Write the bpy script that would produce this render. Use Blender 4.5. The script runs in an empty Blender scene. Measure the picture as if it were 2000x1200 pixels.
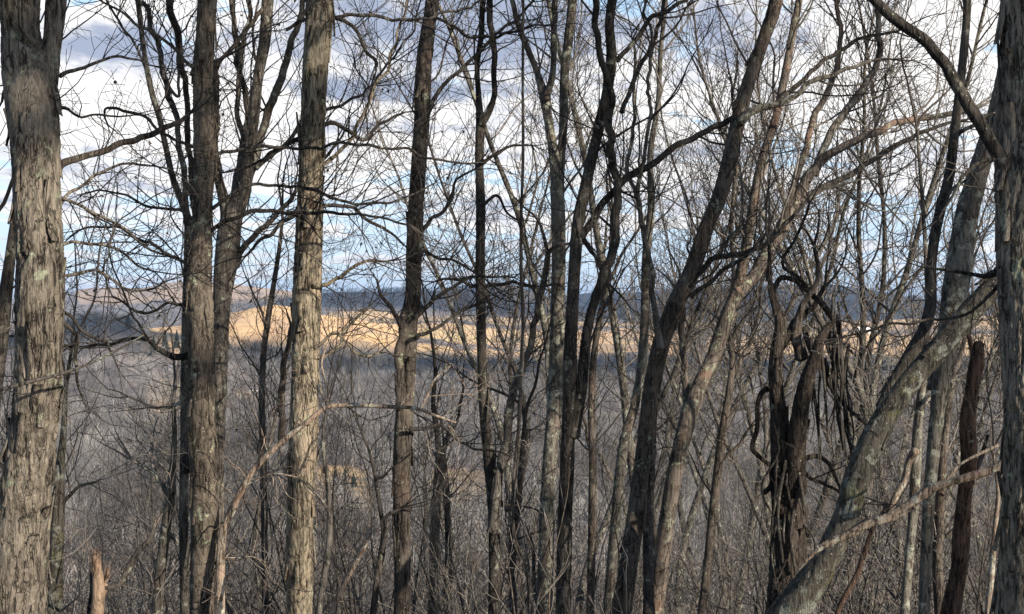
import bpy, math, random
import numpy as np

# ------------------------------------------------------------------ camera, world, sun, exposure
scene = bpy.context.scene
CAM = (0.0, 0.0, 1.6)
FPX = 2747.0                      # focal length in pixels of the 2000 px wide photograph
HY = 575.0                        # row of the true horizon
cd = bpy.data.cameras.new('camera'); cam = bpy.data.objects.new('camera', cd)
scene.collection.objects.link(cam); scene.camera = cam
cd.sensor_width = 36.0; cd.lens = 36.0 * FPX / 2000.0
cd.clip_start = 0.1; cd.clip_end = 60000
cam.location = CAM
cam.rotation_euler = (math.radians(90) - math.atan((600 - HY) / FPX), 0, 0)

SUN_EL = math.radians(22); SUN_AZ = math.radians(134)      # azimuth clockwise from +Y (the view direction)
SUN_DIR = np.array([math.sin(SUN_AZ) * math.cos(SUN_EL), math.cos(SUN_AZ) * math.cos(SUN_EL), math.sin(SUN_EL)])
sl = bpy.data.lights.new('sun', 'SUN'); sun = bpy.data.objects.new('sun', sl); scene.collection.objects.link(sun)
sl.energy = 5.0; sl.angle = math.radians(0.5); sl.color = (1.0, 0.88, 0.72)
from mathutils import Vector
sun.rotation_euler = Vector(SUN_DIR.tolist()).to_track_quat('Z', 'Y').to_euler()
sun.location = (60, -60, 60)

class NT:
    """small helper for node trees"""
    def __init__(s, tree): s.t = tree; tree.nodes.clear()
    def n(s, typ, **kw):
        nd = s.t.nodes.new(typ)
        ins = kw.pop('ins', {})
        for k, v in kw.items(): setattr(nd, k, v)
        for k, v in ins.items(): s.put(nd.inputs[k], v)
        return nd
    def put(s, sock, v):
        if isinstance(v, bpy.types.NodeSocket): s.t.links.new(v, sock)
        else: sock.default_value = v
    def m(s, op, a, b=0.0, c=None, clamp=False):
        nd = s.t.nodes.new('ShaderNodeMath'); nd.operation = op; nd.use_clamp = clamp
        s.put(nd.inputs[0], a); s.put(nd.inputs[1], b)
        if c is not None: s.put(nd.inputs[2], c)
        return nd.outputs[0]
    def mix(s, f, a, b):
        nd = s.t.nodes.new('ShaderNodeMix'); nd.data_type = 'RGBA'; nd.clamp_factor = True
        s.put(nd.inputs['Factor'], f)
        s.put(nd.inputs[6], a if isinstance(a, bpy.types.NodeSocket) else (*a, 1)); s.put(nd.inputs[7], b if isinstance(b, bpy.types.NodeSocket) else (*b, 1))
        return nd.outputs[2]
    def ss(s, x, lo, hi, a=0.0, b=1.0):
        nd = s.t.nodes.new('ShaderNodeMapRange'); nd.interpolation_type = 'SMOOTHSTEP'
        s.put(nd.inputs[0], x); s.put(nd.inputs[1], lo); s.put(nd.inputs[2], hi); s.put(nd.inputs[3], a); s.put(nd.inputs[4], b)
        return nd.outputs[0]
    def noise(s, vec, scale, detail=4, rough=0.55, dist=0.0):
        nd = s.n('ShaderNodeTexNoise', ins={'Scale': scale, 'Detail': detail, 'Roughness': rough, 'Distortion': dist})
        s.t.links.new(vec, nd.inputs['Vector']); return nd.outputs[0]

world = bpy.data.worlds.new("World"); scene.world = world; world.use_nodes = True
def build_world():
    w = NT(world.node_tree)
    tc = w.n('ShaderNodeTexCoord')
    sky = w.n('ShaderNodeTexSky', sky_type='NISHITA', sun_disc=False, sun_elevation=SUN_EL, sun_rotation=SUN_AZ,
              altitude=300, air_density=1.0, dust_density=0.6, ozone_density=1.4)
    sep = w.n('ShaderNodeSeparateXYZ'); w.t.links.new(tc.outputs['Generated'], sep.inputs[0])
    x, y, z = sep.outputs
    az = w.m('ARCTAN2', x, y); el = w.m('ARCSINE', z)
    e2 = w.m('LOGARITHM', w.m('ADD', w.m('MAXIMUM', el, 0.0), 0.05), math.e)
    def vec(ax, ey, off):
        c = w.n('ShaderNodeCombineXYZ')
        w.put(c.inputs[0], w.m('MULTIPLY', az, ax)); w.put(c.inputs[1], w.m('MULTIPLY', e2, ey)); w.put(c.inputs[2], off)
        return c.outputs[0]
    n_big = w.noise(vec(4.5, 2.3, 3.7), 1.0, 7, 0.60, 0.3)
    n_str = w.noise(vec(11.0, 7.5, 9.1), 1.0, 8, 0.66, 0.35)
    n_fine = w.noise(vec(38.0, 15.0, 1.3), 1.0, 6, 0.65, 0.1)
    def blob(px, py, sx, sy, amp):
        a0 = math.atan((px - 1000) / FPX); e0 = math.atan((HY - py) / FPX)
        dx = w.m('DIVIDE', w.m('SUBTRACT', az, a0), sx / FPX); dy = w.m('DIVIDE', w.m('SUBTRACT', el, e0), sy / FPX)
        r2 = w.m('ADD', w.m('MULTIPLY', dx, dx), w.m('MULTIPLY', dy, dy))
        return w.m('MULTIPLY', w.m('EXPONENT', w.m('MULTIPLY', r2, -1.0)), amp)
    def add(*v):
        r = v[0]
        for k in v[1:]: r = w.m('ADD', r, k)
        return r
    # how much cloud there is
    cover = add(w.m('MULTIPLY', n_big, 0.75), w.m('MULTIPLY', n_str, 0.95), w.m('MULTIPLY', n_fine, 0.28),
                w.m('MULTIPLY', w.ss(el, 0.0, 0.14), 0.17), blob(330, 230, 380, 70, 0.20), blob(900, 260, 300, 40, 0.12), blob(900, 60, 500, 70, 0.12), blob(1750, 150, 300, 90, 0.16),
                blob(1360, 110, 80, 40, -0.25), blob(1000, 420, 1500, 70, 0.05))
    cover = w.m('ADD', cover, w.ss(w.m('ABSOLUTE', az), 1.0, 1.7, 0.0, -0.34))
    cover = w.m('ADD', cover, w.ss(el, 0.3, 0.7, 0.0, -0.30))
    cmask = w.ss(cover, 1.035, 1.145)
    # how grey the underside is
    grey = add(w.m('MULTIPLY', n_big, 0.55), w.m('MULTIPLY', n_str, 0.45), w.m('MULTIPLY', n_fine, 0.5),
               blob(900, 50, 330, 90, 0.30), blob(250, 110, 150, 40, 0.36), blob(760, 180, 200, 22, 0.30), blob(1380, 50, 320, 50, 0.16), blob(60, 330, 330, 40, 0.15),
               blob(300, 250, 420, 80, -0.22), blob(1000, 260, 480, 60, -0.02), blob(560, 250, 500, 14, 0.12), blob(1300, 300, 500, 18, 0.10), blob(1000, 400, 1600, 16, 0.10), blob(700, 480, 900, 14, 0.10), blob(200, 20, 160, 25, -0.2))
    gmask = w.ss(grey, 0.72, 1.0)
    skyc = w.n('ShaderNodeVectorMath', operation='SCALE'); w.t.links.new(sky.outputs[0], skyc.inputs[0]); skyc.inputs['Scale'].default_value = 0.12
    front = w.ss(w.m('ABSOLUTE', az), 1.0, 1.7, 1.0, 0.0)
    pale = w.mix(w.m('MULTIPLY', front, w.ss(el, 0.0, 0.35, 0.85, 0.2)), skyc.outputs[0], (0.44, 0.58, 0.77))
    cloud = w.mix(gmask, (0.80, 0.785, 0.775), (0.29, 0.335, 0.44))
    allc = w.mix(cmask, pale, cloud)
    # below the horizon the dome is a plain dim ground colour
    low = w.ss(el, -0.02, -0.005)
    fin = w.mix(low, (0.045, 0.04, 0.036), allc)
    bg = w.n('ShaderNodeBackground', ins={'Strength': 0.84}); w.t.links.new(fin, bg.inputs[0])
    o = w.n('ShaderNodeOutputWorld'); w.t.links.new(bg.outputs[0], o.inputs[0])
build_world()
vs = scene.view_settings
vs.view_transform = 'Standard'; vs.look = 'None'; vs.gamma = 1.0; vs.exposure = 0.85; vs.use_curve_mapping = False
scene.cycles.max_bounces = 4; scene.cycles.diffuse_bounces = 2; scene.cycles.glossy_bounces = 1
scene.cycles.volume_bounces = 0

# ------------------------------------------------------------------ helpers
rnd = random.Random(11)
COL = scene.collection
def P(px, py, d):
    return np.array([(px - 1000.0) / FPX * d, d, CAM[2] - (py - HY) / FPX * d])

RIDGES = [  # px centre, px half width, distance, depth half width, height above the valley floor
    (190, 290, 1350, 330, 50), (540, 300, 1900, 300, 54), (800, 240, 2400, 420, 26), (1300, 420, 2700, 500, 22),
    (700, 380, 3700, 700, 80), (330, 420, 5600, 900, 112), (1620, 150, 5600, 700, 62), (1420, 330, 5900, 800, 64), (1850, 200, 5400, 600, 40), (1250, 500, 6600, 900, 66),
    (980, 160, 4200, 500, 72), (1950, 260, 4300, 800, 40), (-500, 500, 3000, 900, 90), (2600, 400, 3000, 900, 90)]
def vn(x, y, s):
    """smooth value noise, vectorised, about -1..1"""
    xi = np.floor(x).astype(np.int64); yi = np.floor(y).astype(np.int64)
    fx = x - xi; fy = y - yi
    fx = fx * fx * (3 - 2 * fx); fy = fy * fy * (3 - 2 * fy)
    def h(a, b):
        v = (a * 374761393 + b * 668265263 + s * 974711) & 0xffffffff
        v = ((v ^ (v >> 13)) * 1274126177) & 0xffffffff
        return ((v ^ (v >> 16)) & 0xffff) / 32767.5 - 1.0
    return (h(xi, yi) * (1 - fx) + h(xi + 1, yi) * fx) * (1 - fy) + (h(xi, yi + 1) * (1 - fx) + h(xi + 1, yi + 1) * fx) * fy
FLOOR_Z = -74.0
def ground_z(x, y):
    x = np.asarray(x, float); y = np.asarray(y, float)
    r = np.hypot(x, y)
    t = np.clip((y - 3.0) / 290.0, 0, 1.25)
    prof = np.where(t < 0.85, t * 0.985, 0.85 * 0.985 + (1 - 0.85 * 0.985) * np.sin(np.clip((t - 0.85) / 0.30, 0, 1) * math.pi / 2))
    z = FLOOR_Z * prof
    z = z + 0.25 * vn(x / 3.1, y / 3.1, 5) * np.clip((y - 2) / 6, 0, 1) + np.clip((r - 60) / 200, 0, 1) * 1.5 * vn(x / 60, y / 60, 6)
    z = z + np.clip((r - 500) / 900, 0, 1) * 4.0 * vn(x / 230, y / 260, 8)
    az = np.arctan2(x, np.maximum(y, 1e-3)); px = 1000 + np.tan(np.clip(az, -1.3, 1.3)) * FPX
    for c, hw, D, dw, H in RIDGES:
        k = np.exp(-((px - c) / hw) ** 2 * 1.2) * np.exp(-((r - D) / dw) ** 2 * 1.2) * (y > 200)
        z = z + H * k * (1 + 0.16 * vn(px / 90.0 + c, r / 500.0, 21))
    return z
def gz(x, y): return float(ground_z(np.array([x]), np.array([y]))[0])

def mesh_obj(name, V, F, mat, origin=(0, 0, 0), parent=None, smooth=True, attrs=None):
    """V (n,3) world coordinates, F list of arrays of quads / triangles"""
    V = np.asarray(V, np.float32) - np.asarray(origin, np.float32)
    me = bpy.data.meshes.new(name)
    if not isinstance(F, list): F = [F]
    F = [f for f in F if len(f)]
    me.vertices.add(len(V)); me.vertices.foreach_set('co', V.ravel())
    nl = sum(f.size for f in F); npoly = sum(len(f) for f in F)
    me.loops.add(nl); me.polygons.add(npoly)
    me.loops.foreach_set('vertex_index', np.concatenate([f.ravel() for f in F]).astype(np.int32))
    tot = np.concatenate([np.full(len(f), f.shape[1]) for f in F]); st = np.concatenate([[0], np.cumsum(tot)[:-1]])
    me.polygons.foreach_set('loop_start', st.astype(np.int32)); me.polygons.foreach_set('loop_total', tot.astype(np.int32))
    me.polygons.foreach_set('use_smooth', np.full(npoly, smooth))
    for k, v in (attrs or {}).items():
        a = me.attributes.new(k, 'FLOAT', 'POINT'); a.data.foreach_set('value', np.asarray(v, np.float32))
    me.update(calc_edges=True)
    me.materials.append(mat)
    o = bpy.data.objects.new(name, me); COL.objects.link(o)
    if parent is not None: o.parent = parent
    else: o.location = origin
    return o
def tag(o, label=None, cat=None, group=None, kind=None):
    if label: o['label'] = label
    if cat: o['category'] = cat
    if group: o['group'] = group
    if kind: o['kind'] = kind
    return o
def thing(name, label, cat, loc, group=None):
    o = bpy.data.objects.new(name, None); COL.objects.link(o); o.location = loc
    o.empty_display_size = 0.2
    return tag(o, label, cat, group)

def tubes(polys, sides):
    """polys: list of (pts list, radii list) -> V, F of joined thin tubes"""
    if not polys: return np.zeros((0, 3)), np.zeros((0, 4), int)
    ln = np.array([len(p[0]) for p in polys])
    pts = np.concatenate([np.asarray(p[0], float) for p in polys]); rad = np.concatenate([np.asarray(p[1], float) for p in polys])
    end = np.cumsum(ln); start = end - ln
    pid = np.repeat(np.arange(len(polys)), ln)
    first = np.zeros(len(pts), bool); first[start] = True; last = np.zeros(len(pts), bool); last[end - 1] = True
    nx = np.arange(len(pts)) + 1; nx[last] = np.arange(len(pts))[last]; pv = np.arange(len(pts)) - 1; pv[first] = np.arange(len(pts))[first]
    T = pts[nx] - pts[pv]; T /= np.linalg.norm(T, axis=1, keepdims=True) + 1e-9
    mean = pts[end - 1] - pts[start]
    ax = np.argmin(np.abs(mean), axis=1); ref = np.zeros((len(polys), 3)); ref[np.arange(len(polys)), ax] = 1
    R = ref[pid]
    U = np.cross(T, R); U /= np.linalg.norm(U, axis=1, keepdims=True) + 1e-9
    W = np.cross(T, U)
    a = np.arange(sides) * 2 * math.pi / sides
    V = pts[:, None, :] + rad[:, None, None] * (np.cos(a)[None, :, None] * U[:, None, :] + np.sin(a)[None, :, None] * W[:, None, :])
    i = np.nonzero(~last)[0][:, None]; k = np.arange(sides)[None, :]; k2 = (k + 1) % sides
    F = np.stack([i * sides + k, i * sides + k2, (i + 1) * sides + k2, (i + 1) * sides + k], -1).reshape(-1, 4)
    return V.reshape(-1, 3), F
def join(parts):
    Vs, Fs, o = [], [], 0
    for V, F in parts:
        if not len(V): continue
        Vs.append(V); Fs.append(F + o); o += len(V)
    return np.concatenate(Vs), np.concatenate(Fs)

def unit(v):
    l = math.sqrt(v[0] * v[0] + v[1] * v[1] + v[2] * v[2]) + 1e-9
    return (v[0] / l, v[1] / l, v[2] / l)
def around(d, ang, rg):
    """a direction at angle ang from d"""
    while True:
        q = (rg.gauss(0, 1), rg.gauss(0, 1), rg.gauss(0, 1)); k = q[0] * d[0] + q[1] * d[1] + q[2] * d[2]
        q = (q[0] - k * d[0], q[1] - k * d[1], q[2] - k * d[2])
        if q[0] * q[0] + q[1] * q[1] + q[2] * q[2] > 0.05: break
    q = unit(q); c, s = math.cos(ang), math.sin(ang)
    return (d[0] * c + q[0] * s, d[1] * c + q[1] * s, d[2] * c + q[2] * s)
TW = dict(wig=0.30, trop=0.05, gap=0.18, step=0.08, ratio=0.5, spread=(0.5, 1.1), kmin=0.12, rmin=0.0025)
def grow(p, d, L, r, lvl, rg, out, S=TW):
    """one crooked branch with its side twigs; lvl = levels of twigs still to come"""
    step = S['step'] if lvl > 0 else S['step'] * 0.75
    n = max(2, int(L / step)); step = L / n
    pts = [p]; rad = [r]; w = S['wig'] * (0.7 if lvl >= 2 else 1.0)
    cx = cy = cz = 0.0; nxt = L * (0.10 if lvl < 2 else 0.15) + rg.random() * S['gap']; s = 0.0
    for i in range(n):
        kk = w * (1.8 if rg.random() < .22 else .65); cx = 0.25 * cx + rg.gauss(0, kk); cy = 0.25 * cy + rg.gauss(0, kk); cz = 0.25 * cz + rg.gauss(0, kk)
        d = unit((d[0] + cx * 0.5, d[1] + cy * 0.5, d[2] + cz * 0.5 + S['trop'])); s += step
        p = (p[0] + d[0] * step, p[1] + d[1] * step, p[2] + d[2] * step)
        f = 1 - 0.86 * s / L; rr = max(S['rmin'], r * f)
        pts.append(p); rad.append(rr)
        while lvl > 0 and s > nxt:
            nxt += S['gap'] * (0.5 + rg.random()) * (1.0 if lvl == 1 else 1.5)
            l2 = max(S['kmin'], (L - s * 0.75) * S['ratio'] * (0.45 + 0.8 * rg.random()))
            grow(p, around(d, rg.uniform(*S['spread']), rg), l2, max(S['rmin'], rr * 0.6), lvl - 1, rg, out, S)
    out.append((pts, rad))
def leaves(out, rg, prob):
    V, F = [], []
    for pts, _ in out:
        if len(pts) > 8 or rg.random() > prob: continue
        p = np.array(pts[-1]); a = np.array([rg.gauss(0, 1), rg.gauss(0, 1), rg.gauss(-1, .7)]); a /= np.linalg.norm(a); b = np.cross(a, [rg.gauss(0, 1), rg.gauss(0, 1), .2]); b /= np.linalg.norm(b); c = np.cross(a, b)
        l, w_ = rg.uniform(.025, .05), rg.uniform(.008, .016); o = len(V); V += [p, p + a * l * .45 + b * w_ + c * w_ * .6, p + a * l, p + a * l * .45, p + a * l * .5 - b * w_ + c * w_ * .6]; F += [(o, o + 1, o + 2, o + 3), (o, o + 3, o + 2, o + 4)]
    return (np.array(V), np.array(F)) if V else (np.zeros((0, 3)), np.zeros((0, 4), int))
def twig_mesh(out):
    fat = [p for p in out if p[1][0] > 0.011]; thin = [p for p in out if p[1][0] <= 0.011]
    return join([tubes(fat, 6), tubes(thin, 3)])

def smooth_path(pts, step):
    """Catmull-Rom through rows (x,y,z,r), resampled at about step metres"""
    A = np.asarray(pts, float)
    Q = np.vstack([2 * A[0] - A[1], A, 2 * A[-1] - A[-2]]); res = []
    for i in range(len(A) - 1):
        p0, p1, p2, p3 = Q[i], Q[i + 1], Q[i + 2], Q[i + 3]
        n = max(1, int(np.linalg.norm((p2 - p1)[:3]) / step))
        t = (np.arange(n) / n)[:, None]
        res.append(0.5 * (2 * p1 + (p2 - p0) * t + (2 * p0 - 5 * p1 + 4 * p2 - p3) * t ** 2 + (3 * p1 - p0 - 3 * p2 + p3) * t ** 3))
    res.append(A[-1:])
    return np.vstack(res)
def frames(C):
    T = np.gradient(C, axis=0); T /= np.linalg.norm(T, axis=1, keepdims=True) + 1e-9
    m = C[-1] - C[0]; ref = np.array([0, 1, 0.]) if abs(m[1]) < 0.8 * np.linalg.norm(m) else np.array([1., 0, 0])
    U = np.cross(ref, T); U /= np.linalg.norm(U, axis=1, keepdims=True); W = np.cross(T, U)
    return U, W
def bark_tube(path, du, dv, amp, seed, plates=0, furrow=0.055, cap=False):
    """trunk surface with real furrows; path rows (x,y,z,r) at spacing dv"""
    path = np.asarray(path, float); t0_ = path[0, :3] - path[1, :3]; t0_ = t0_ / (np.linalg.norm(t0_) + 1e-9); t1_ = path[-1, :3] - path[-2, :3]; t1_ = t1_ / (np.linalg.norm(t1_) + 1e-9)
    ra, rb = path[0, 3], path[-1, 3]      # rounded ends
    path = np.vstack([[*(path[0, :3] + t0_ * ra * .5), ra * .04], [*(path[0, :3] + t0_ * ra * .35), ra * .6], path, [*(path[-1, :3] + t1_ * rb * .35), rb * .6], [*(path[-1, :3] + t1_ * rb * .5), rb * .04]])
    C = path[:, :3]; R = np.maximum(path[:, 3], 0.0012); U, W = frames(C)
    s = np.concatenate([[0], np.cumsum(np.linalg.norm(np.diff(C, axis=0), axis=1))])
    rm = float(np.median(R)); ns = int(min(110, max(8, 2 * math.pi * rm / du)))
    th = np.arange(ns) / ns * 2 * math.pi
    per = max(5, int(round(2 * math.pi * rm / furrow)))
    TH, SS = np.meshgrid(th / (2 * math.pi), s)
    def pn(k, zs, sd, warp=0.0):        # noise periodic in angle
        x = TH * k + warp; xi = np.floor(x).astype(np.int64)
        fx = x - xi; fx = fx * fx * (3 - 2 * fx)
        yy = SS / zs; yi = np.floor(yy).astype(np.int64); fy = yy - yi; fy = fy * fy * (3 - 2 * fy)
        def h(a, b):
            v = ((a % k) * 374761393 + b * 668265263 + sd * 974711) & 0xffffffff
            v = ((v ^ (v >> 13)) * 1274126177) & 0xffffffff
            return ((v ^ (v >> 16)) & 0xffff) / 32767.5 - 1.0
        return (h(xi, yi) * (1 - fx) + h(xi + 1, yi) * fx) * (1 - fy) + (h(xi, yi + 1) * (1 - fx) + h(xi + 1, yi + 1) * fx) * fy
    wp = 0.45 * pn(5, 0.25, seed + 3) + 0.25 * vn(SS / 0.09, SS * 0, seed + 9)
    n1 = pn(per, furrow * 4.5, seed, wp); n2 = pn(per * 2, furrow * 2.4, seed + 1, wp * 2); n3 = pn(max(3, per // 3), 0.6, seed + 2); n4 = pn(per * 4, 0.03, seed + 5)
    ridge = np.clip(np.abs(n1) * 8, 0, 1) ** .7 * 0.7 + np.clip(np.abs(n2) * 6.0, 0, 1) * 0.3
    h = amp * (ridge * 1.5 - 1.15) + amp * 0.22 * n4 + rm * 0.06 * n3
    RR = R[:, None] + h * np.clip(R[:, None] / rm, 0.2, 1.2)
    V = C[:, None, :] + RR[..., None] * (np.cos(th)[None, :, None] * U[:, None, :] + np.sin(th)[None, :, None] * W[:, None, :])
    n = len(C); i = np.arange(n - 1)[:, None]; k = np.arange(ns)[None, :]; k2 = (k + 1) % ns
    F = np.stack([i * ns + k, i * ns + k2, (i + 1) * ns + k2, (i + 1) * ns + k], -1).reshape(-1, 4)
    Vs = [V.reshape(-1, 3)]; Fs = [F]; off = n * ns
    rg = random.Random(seed * 7 + 1)
    for _ in range(plates):             # loose bark strips, thick and lifted at one end
        L = rg.uniform(0.12, 0.42); wdt = rg.uniform(0.016, 0.042); s0 = rg.uniform(0.05, max(0.1, s[-1] - L - 0.05)); t0 = rg.uniform(0, 2 * math.pi)
        lift = rg.uniform(0.008, 0.045) * min(1, rm / .1); up = rg.random() < 0.35; m = 7
        q = np.linspace(0, 1, m); sv = s0 + q * L; idx = np.clip(np.searchsorted(s, sv), 0, n - 1)
        off_r = amp * 0.15 + lift * ((q if up else 1 - q) ** 1.4); hw = wdt * (0.55 + 0.45 * np.sin(math.pi * (0.1 + 0.8 * q))) * np.array([rg.uniform(0.75, 1.15) for _ in q])
        skew = rg.uniform(-0.15, 0.15) * (q - 0.5); ring = []
        for da, dr in ((-1, 0), (0, 0.004), (1, 0), (1, -0.006), (0, -0.004), (-1, -0.006)):
            a = t0 + skew + da * hw / R[idx]; rr = R[idx] + off_r + dr
            ring.append(C[idx] + rr[:, None] * (np.cos(a)[:, None] * U[idx] + np.sin(a)[:, None] * W[idx]))
        PV = np.stack(ring, 1).reshape(-1, 3); i = np.arange(m - 1)[:, None]; k = np.arange(6)[None, :]; k2 = (k + 1) % 6
        Vs.append(PV); Fs.append(off + np.stack([i * 6 + k, i * 6 + k2, (i + 1) * 6 + k2, (i + 1) * 6 + k], -1).reshape(-1, 4))
        Fs.append(off + np.array([[0, 1, 4, 5], [1, 2, 3, 4]])); e = (m - 1) * 6; Fs.append(off + e + np.array([[5, 4, 1, 0], [4, 3, 2, 1]])); off += m * 6
    return np.concatenate(Vs), np.concatenate(Fs)

# ------------------------------------------------------------------ materials
def new_mat(name):
    m = bpy.data.materials.new(name); m.use_nodes = True; return m, NT(m.node_tree)
def finish(w, col, rough=0.95, bump=None, dist=0.01, strength=0.6):
    b = w.n('ShaderNodeBsdfPrincipled', ins={'Roughness': rough, 'Specular IOR Level': 0.15})
    w.put(b.inputs['Base Color'], col)
    if bump is not None:
        bm = w.n('ShaderNodeBump', ins={'Strength': strength, 'Distance': dist}); w.put(bm.inputs['Height'], bump); w.t.links.new(bm.outputs[0], b.inputs['Normal'])
    o = w.n('ShaderNodeOutputMaterial'); w.t.links.new(b.outputs[0], o.inputs[0])
def bark_mat(name, dark, mid, light, lichen=0.3, lcol=(0.30, 0.33, 0.24), moss=0.0, scale=1.0, red=0.0, bump=0.012, fissure=0.85):
    m, w = new_mat(name)
    tc = w.n('ShaderNodeTexCoord'); oi = w.n('ShaderNodeObjectInfo')
    off = w.n('ShaderNodeVectorMath', operation='ADD'); w.t.links.new(tc.outputs['Object'], off.inputs[0])
    cb = w.n('ShaderNodeCombineXYZ'); w.put(cb.inputs[0], w.m('MULTIPLY', oi.outputs['Random'], 37.0)); w.put(cb.inputs[2], w.m('MULTIPLY', oi.outputs['Random'], 19.0))
    w.t.links.new(cb.outputs[0], off.inputs[1])
    mp = w.n('ShaderNodeMapping'); w.t.links.new(off.outputs[0], mp.inputs[0]); mp.inputs['Scale'].default_value = (1, 1, 0.16)
    v = mp.outputs[0]; vo = off.outputs[0]
    str_ = w.noise(v, 42 * scale, 5, 0.62, 0.25); fine = w.noise(v, 150 * scale, 3, 0.6); big = w.noise(vo, 2.3, 3, 0.5); blot = w.noise(vo, 9 * scale, 5, 0.6, 0.4)
    c = w.mix(w.ss(str_, 0.40, 0.57), dark, mid)
    c = w.mix(w.m('MULTIPLY', w.ss(fine, 0.5, 0.75), 0.6), c, light)
    c = w.mix(w.m('MULTIPLY', w.ss(big, 0.42, 0.66), 0.4), c, light)
    mp2 = w.n('ShaderNodeMapping'); w.t.links.new(off.outputs[0], mp2.inputs[0]); mp2.inputs['Scale'].default_value = (1, 1, 0.085); vl = mp2.outputs[0]
    fis = w.m('ABSOLUTE', w.m('SUBTRACT', w.noise(vl, 15 * scale, 4, 0.6, 0.35), 0.5)); fis2 = w.m('ABSOLUTE', w.m('SUBTRACT', w.noise(v, 26 * scale, 2, 0.5, 0.3), 0.5))
    fl = w.m('MAXIMUM', w.m('MULTIPLY', w.ss(fis, 0.008, 0.030, 1.0, 0.0), w.ss(w.noise(vo, 3.2, 3, 0.6), 0.36, 0.50)), w.m('MULTIPLY', w.ss(fis2, 0.006, 0.026, 0.8, 0.0), w.ss(w.noise(vo, 5.0, 3, 0.6), 0.50, 0.62)))
    if fissure: c = w.mix(w.m('MULTIPLY', fl, fissure), c, tuple(q * 0.45 for q in dark))
    if red > 0: c = w.mix(w.m('MULTIPLY', w.ss(w.noise(vo, 3.1, 2, 0.5), 0.52, 0.66), red), c, (0.27, 0.165, 0.12))
    if lichen > 0:
        lm = w.m('MULTIPLY', w.ss(blot, 0.66 - 0.20 * lichen, 0.74 - 0.16 * lichen), w.ss(w.noise(vo, 45 * scale, 4, 0.7), 0.36, 0.52))
        c = w.mix(w.m('MULTIPLY', lm, 0.85), c, lcol)
        spk = w.ss(w.noise(vo, 60 * scale, 2, 0.5), 0.70, 0.76)
        c = w.mix(w.m('MULTIPLY', spk, 0.8), c, (0.55, 0.53, 0.44))
    if moss > 0: c = w.mix(w.m('MULTIPLY', w.ss(w.noise(vo, 5.0, 4, 0.6), 0.56, 0.66), moss), c, (0.125, 0.128, 0.06))
    hsv = w.n('ShaderNodeHueSaturation'); w.put(hsv.inputs['Value'], w.ss(oi.outputs['Random'], 0.0, 1.0, 0.82, 1.18)); w.t.links.new(c, hsv.inputs['Color'])
    h = w.m('SUBTRACT', w.m('ADD', w.m('MULTIPLY', str_, 1.0), w.m('MULTIPLY', fine, 0.35)), w.m('MULTIPLY', fl, 0.5 * fissure))
    finish(w, hsv.outputs[0], bump=h, dist=bump, strength=1.0)
    return m
M = {}
M['shag'] = bark_mat('shaggy_bark', (0.0352, 0.0299, 0.0255), (0.168, 0.146, 0.120), (0.36, 0.318, 0.26), 0.35, bump=0.03)
M['olive'] = bark_mat('smooth_plated_bark', (0.050, 0.043, 0.033), (0.205, 0.177, 0.132), (0.33, 0.285, 0.21), 0.2, red=0.15, fissure=1.0, bump=0.02)
M['dark'] = bark_mat('dark_bark', (0.0120, 0.0108, 0.0100), (0.0416, 0.0376, 0.0336), (0.115, 0.102, 0.09), 0.35, lcol=(0.20, 0.205, 0.17))
M['grey'] = bark_mat('grey_bark', (0.0262, 0.0238, 0.0221), (0.0861, 0.0779, 0.0697), (0.20, 0.18, 0.155), 0.45, lcol=(0.28, 0.29, 0.24))
M['brown'] = bark_mat('brown_bark', (0.0224, 0.0192, 0.0168), (0.0736, 0.0632, 0.0544), (0.19, 0.162, 0.135), 0.3, red=0.12)
M['lichen'] = bark_mat('lichened_bark', (0.0289, 0.0263, 0.0238), (0.0935, 0.0875, 0.0765), (0.20, 0.187, 0.16), 0.7, lcol=(0.28, 0.29, 0.24), moss=0.12, red=0.12)
M['moss'] = bark_mat('mossy_lichened_bark', (0.020, 0.018, 0.016), (0.066, 0.061, 0.052), (0.13, 0.12, 0.10), 0.75, lcol=(0.19, 0.20, 0.175), moss=0.4, bump=0.02, fissure=.6)
M['red'] = bark_mat('rotten_red_wood', (0.026, 0.017, 0.013), (0.105, 0.066, 0.050), (0.17, 0.11, 0.08), 0.1)
M['dusky'] = bark_mat('dusky_bark', (0.0234, 0.0198, 0.0171), (0.0855, 0.0720, 0.0594), (0.215, 0.182, 0.145), 0.35, moss=.1)
M['pink'] = bark_mat('pinkish_lichened_bark', (0.034, 0.029, 0.026), (0.12, 0.102, 0.088), (0.24, 0.205, 0.175), 0.5, red=0.4)
M['gnarl'] = bark_mat('gnarled_bark', (0.012, 0.010, 0.009), (0.048, 0.040, 0.034), (0.11, 0.09, 0.075), 0.15, bump=0.03)
M['black'] = bark_mat('blackened_wood', (0.010, 0.009, 0.008), (0.030, 0.026, 0.023), (0.075, 0.062, 0.052), 0.05)
M['bare'] = bark_mat('bare_split_wood', (0.05, 0.032, 0.024), (0.18, 0.118, 0.082), (0.46, 0.35, 0.26), 0.0, bump=0.01)
M['deadpale'] = bark_mat('pale_dead_branch_bark', (0.06, 0.047, 0.038), (0.24, 0.188, 0.148), (0.42, 0.35, 0.28), 0.6, lcol=(0.42, 0.42, 0.36), red=0.3)
def twig_mat(name, a, b):
    m, w = new_mat(name); tc = w.n('ShaderNodeTexCoord')
    c = w.mix(w.ss(w.noise(tc.outputs['Object'], 1.7, 3, 0.6), 0.35, 0.65), a, b); finish(w, c, 0.85); return m
M['twig'] = twig_mat('twig_bark', (0.026, 0.023, 0.021), (0.065, 0.056, 0.050))
M['twig_grey'] = twig_mat('grey_twig_bark', (0.075, 0.069, 0.062), (0.19, 0.172, 0.155))
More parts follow.
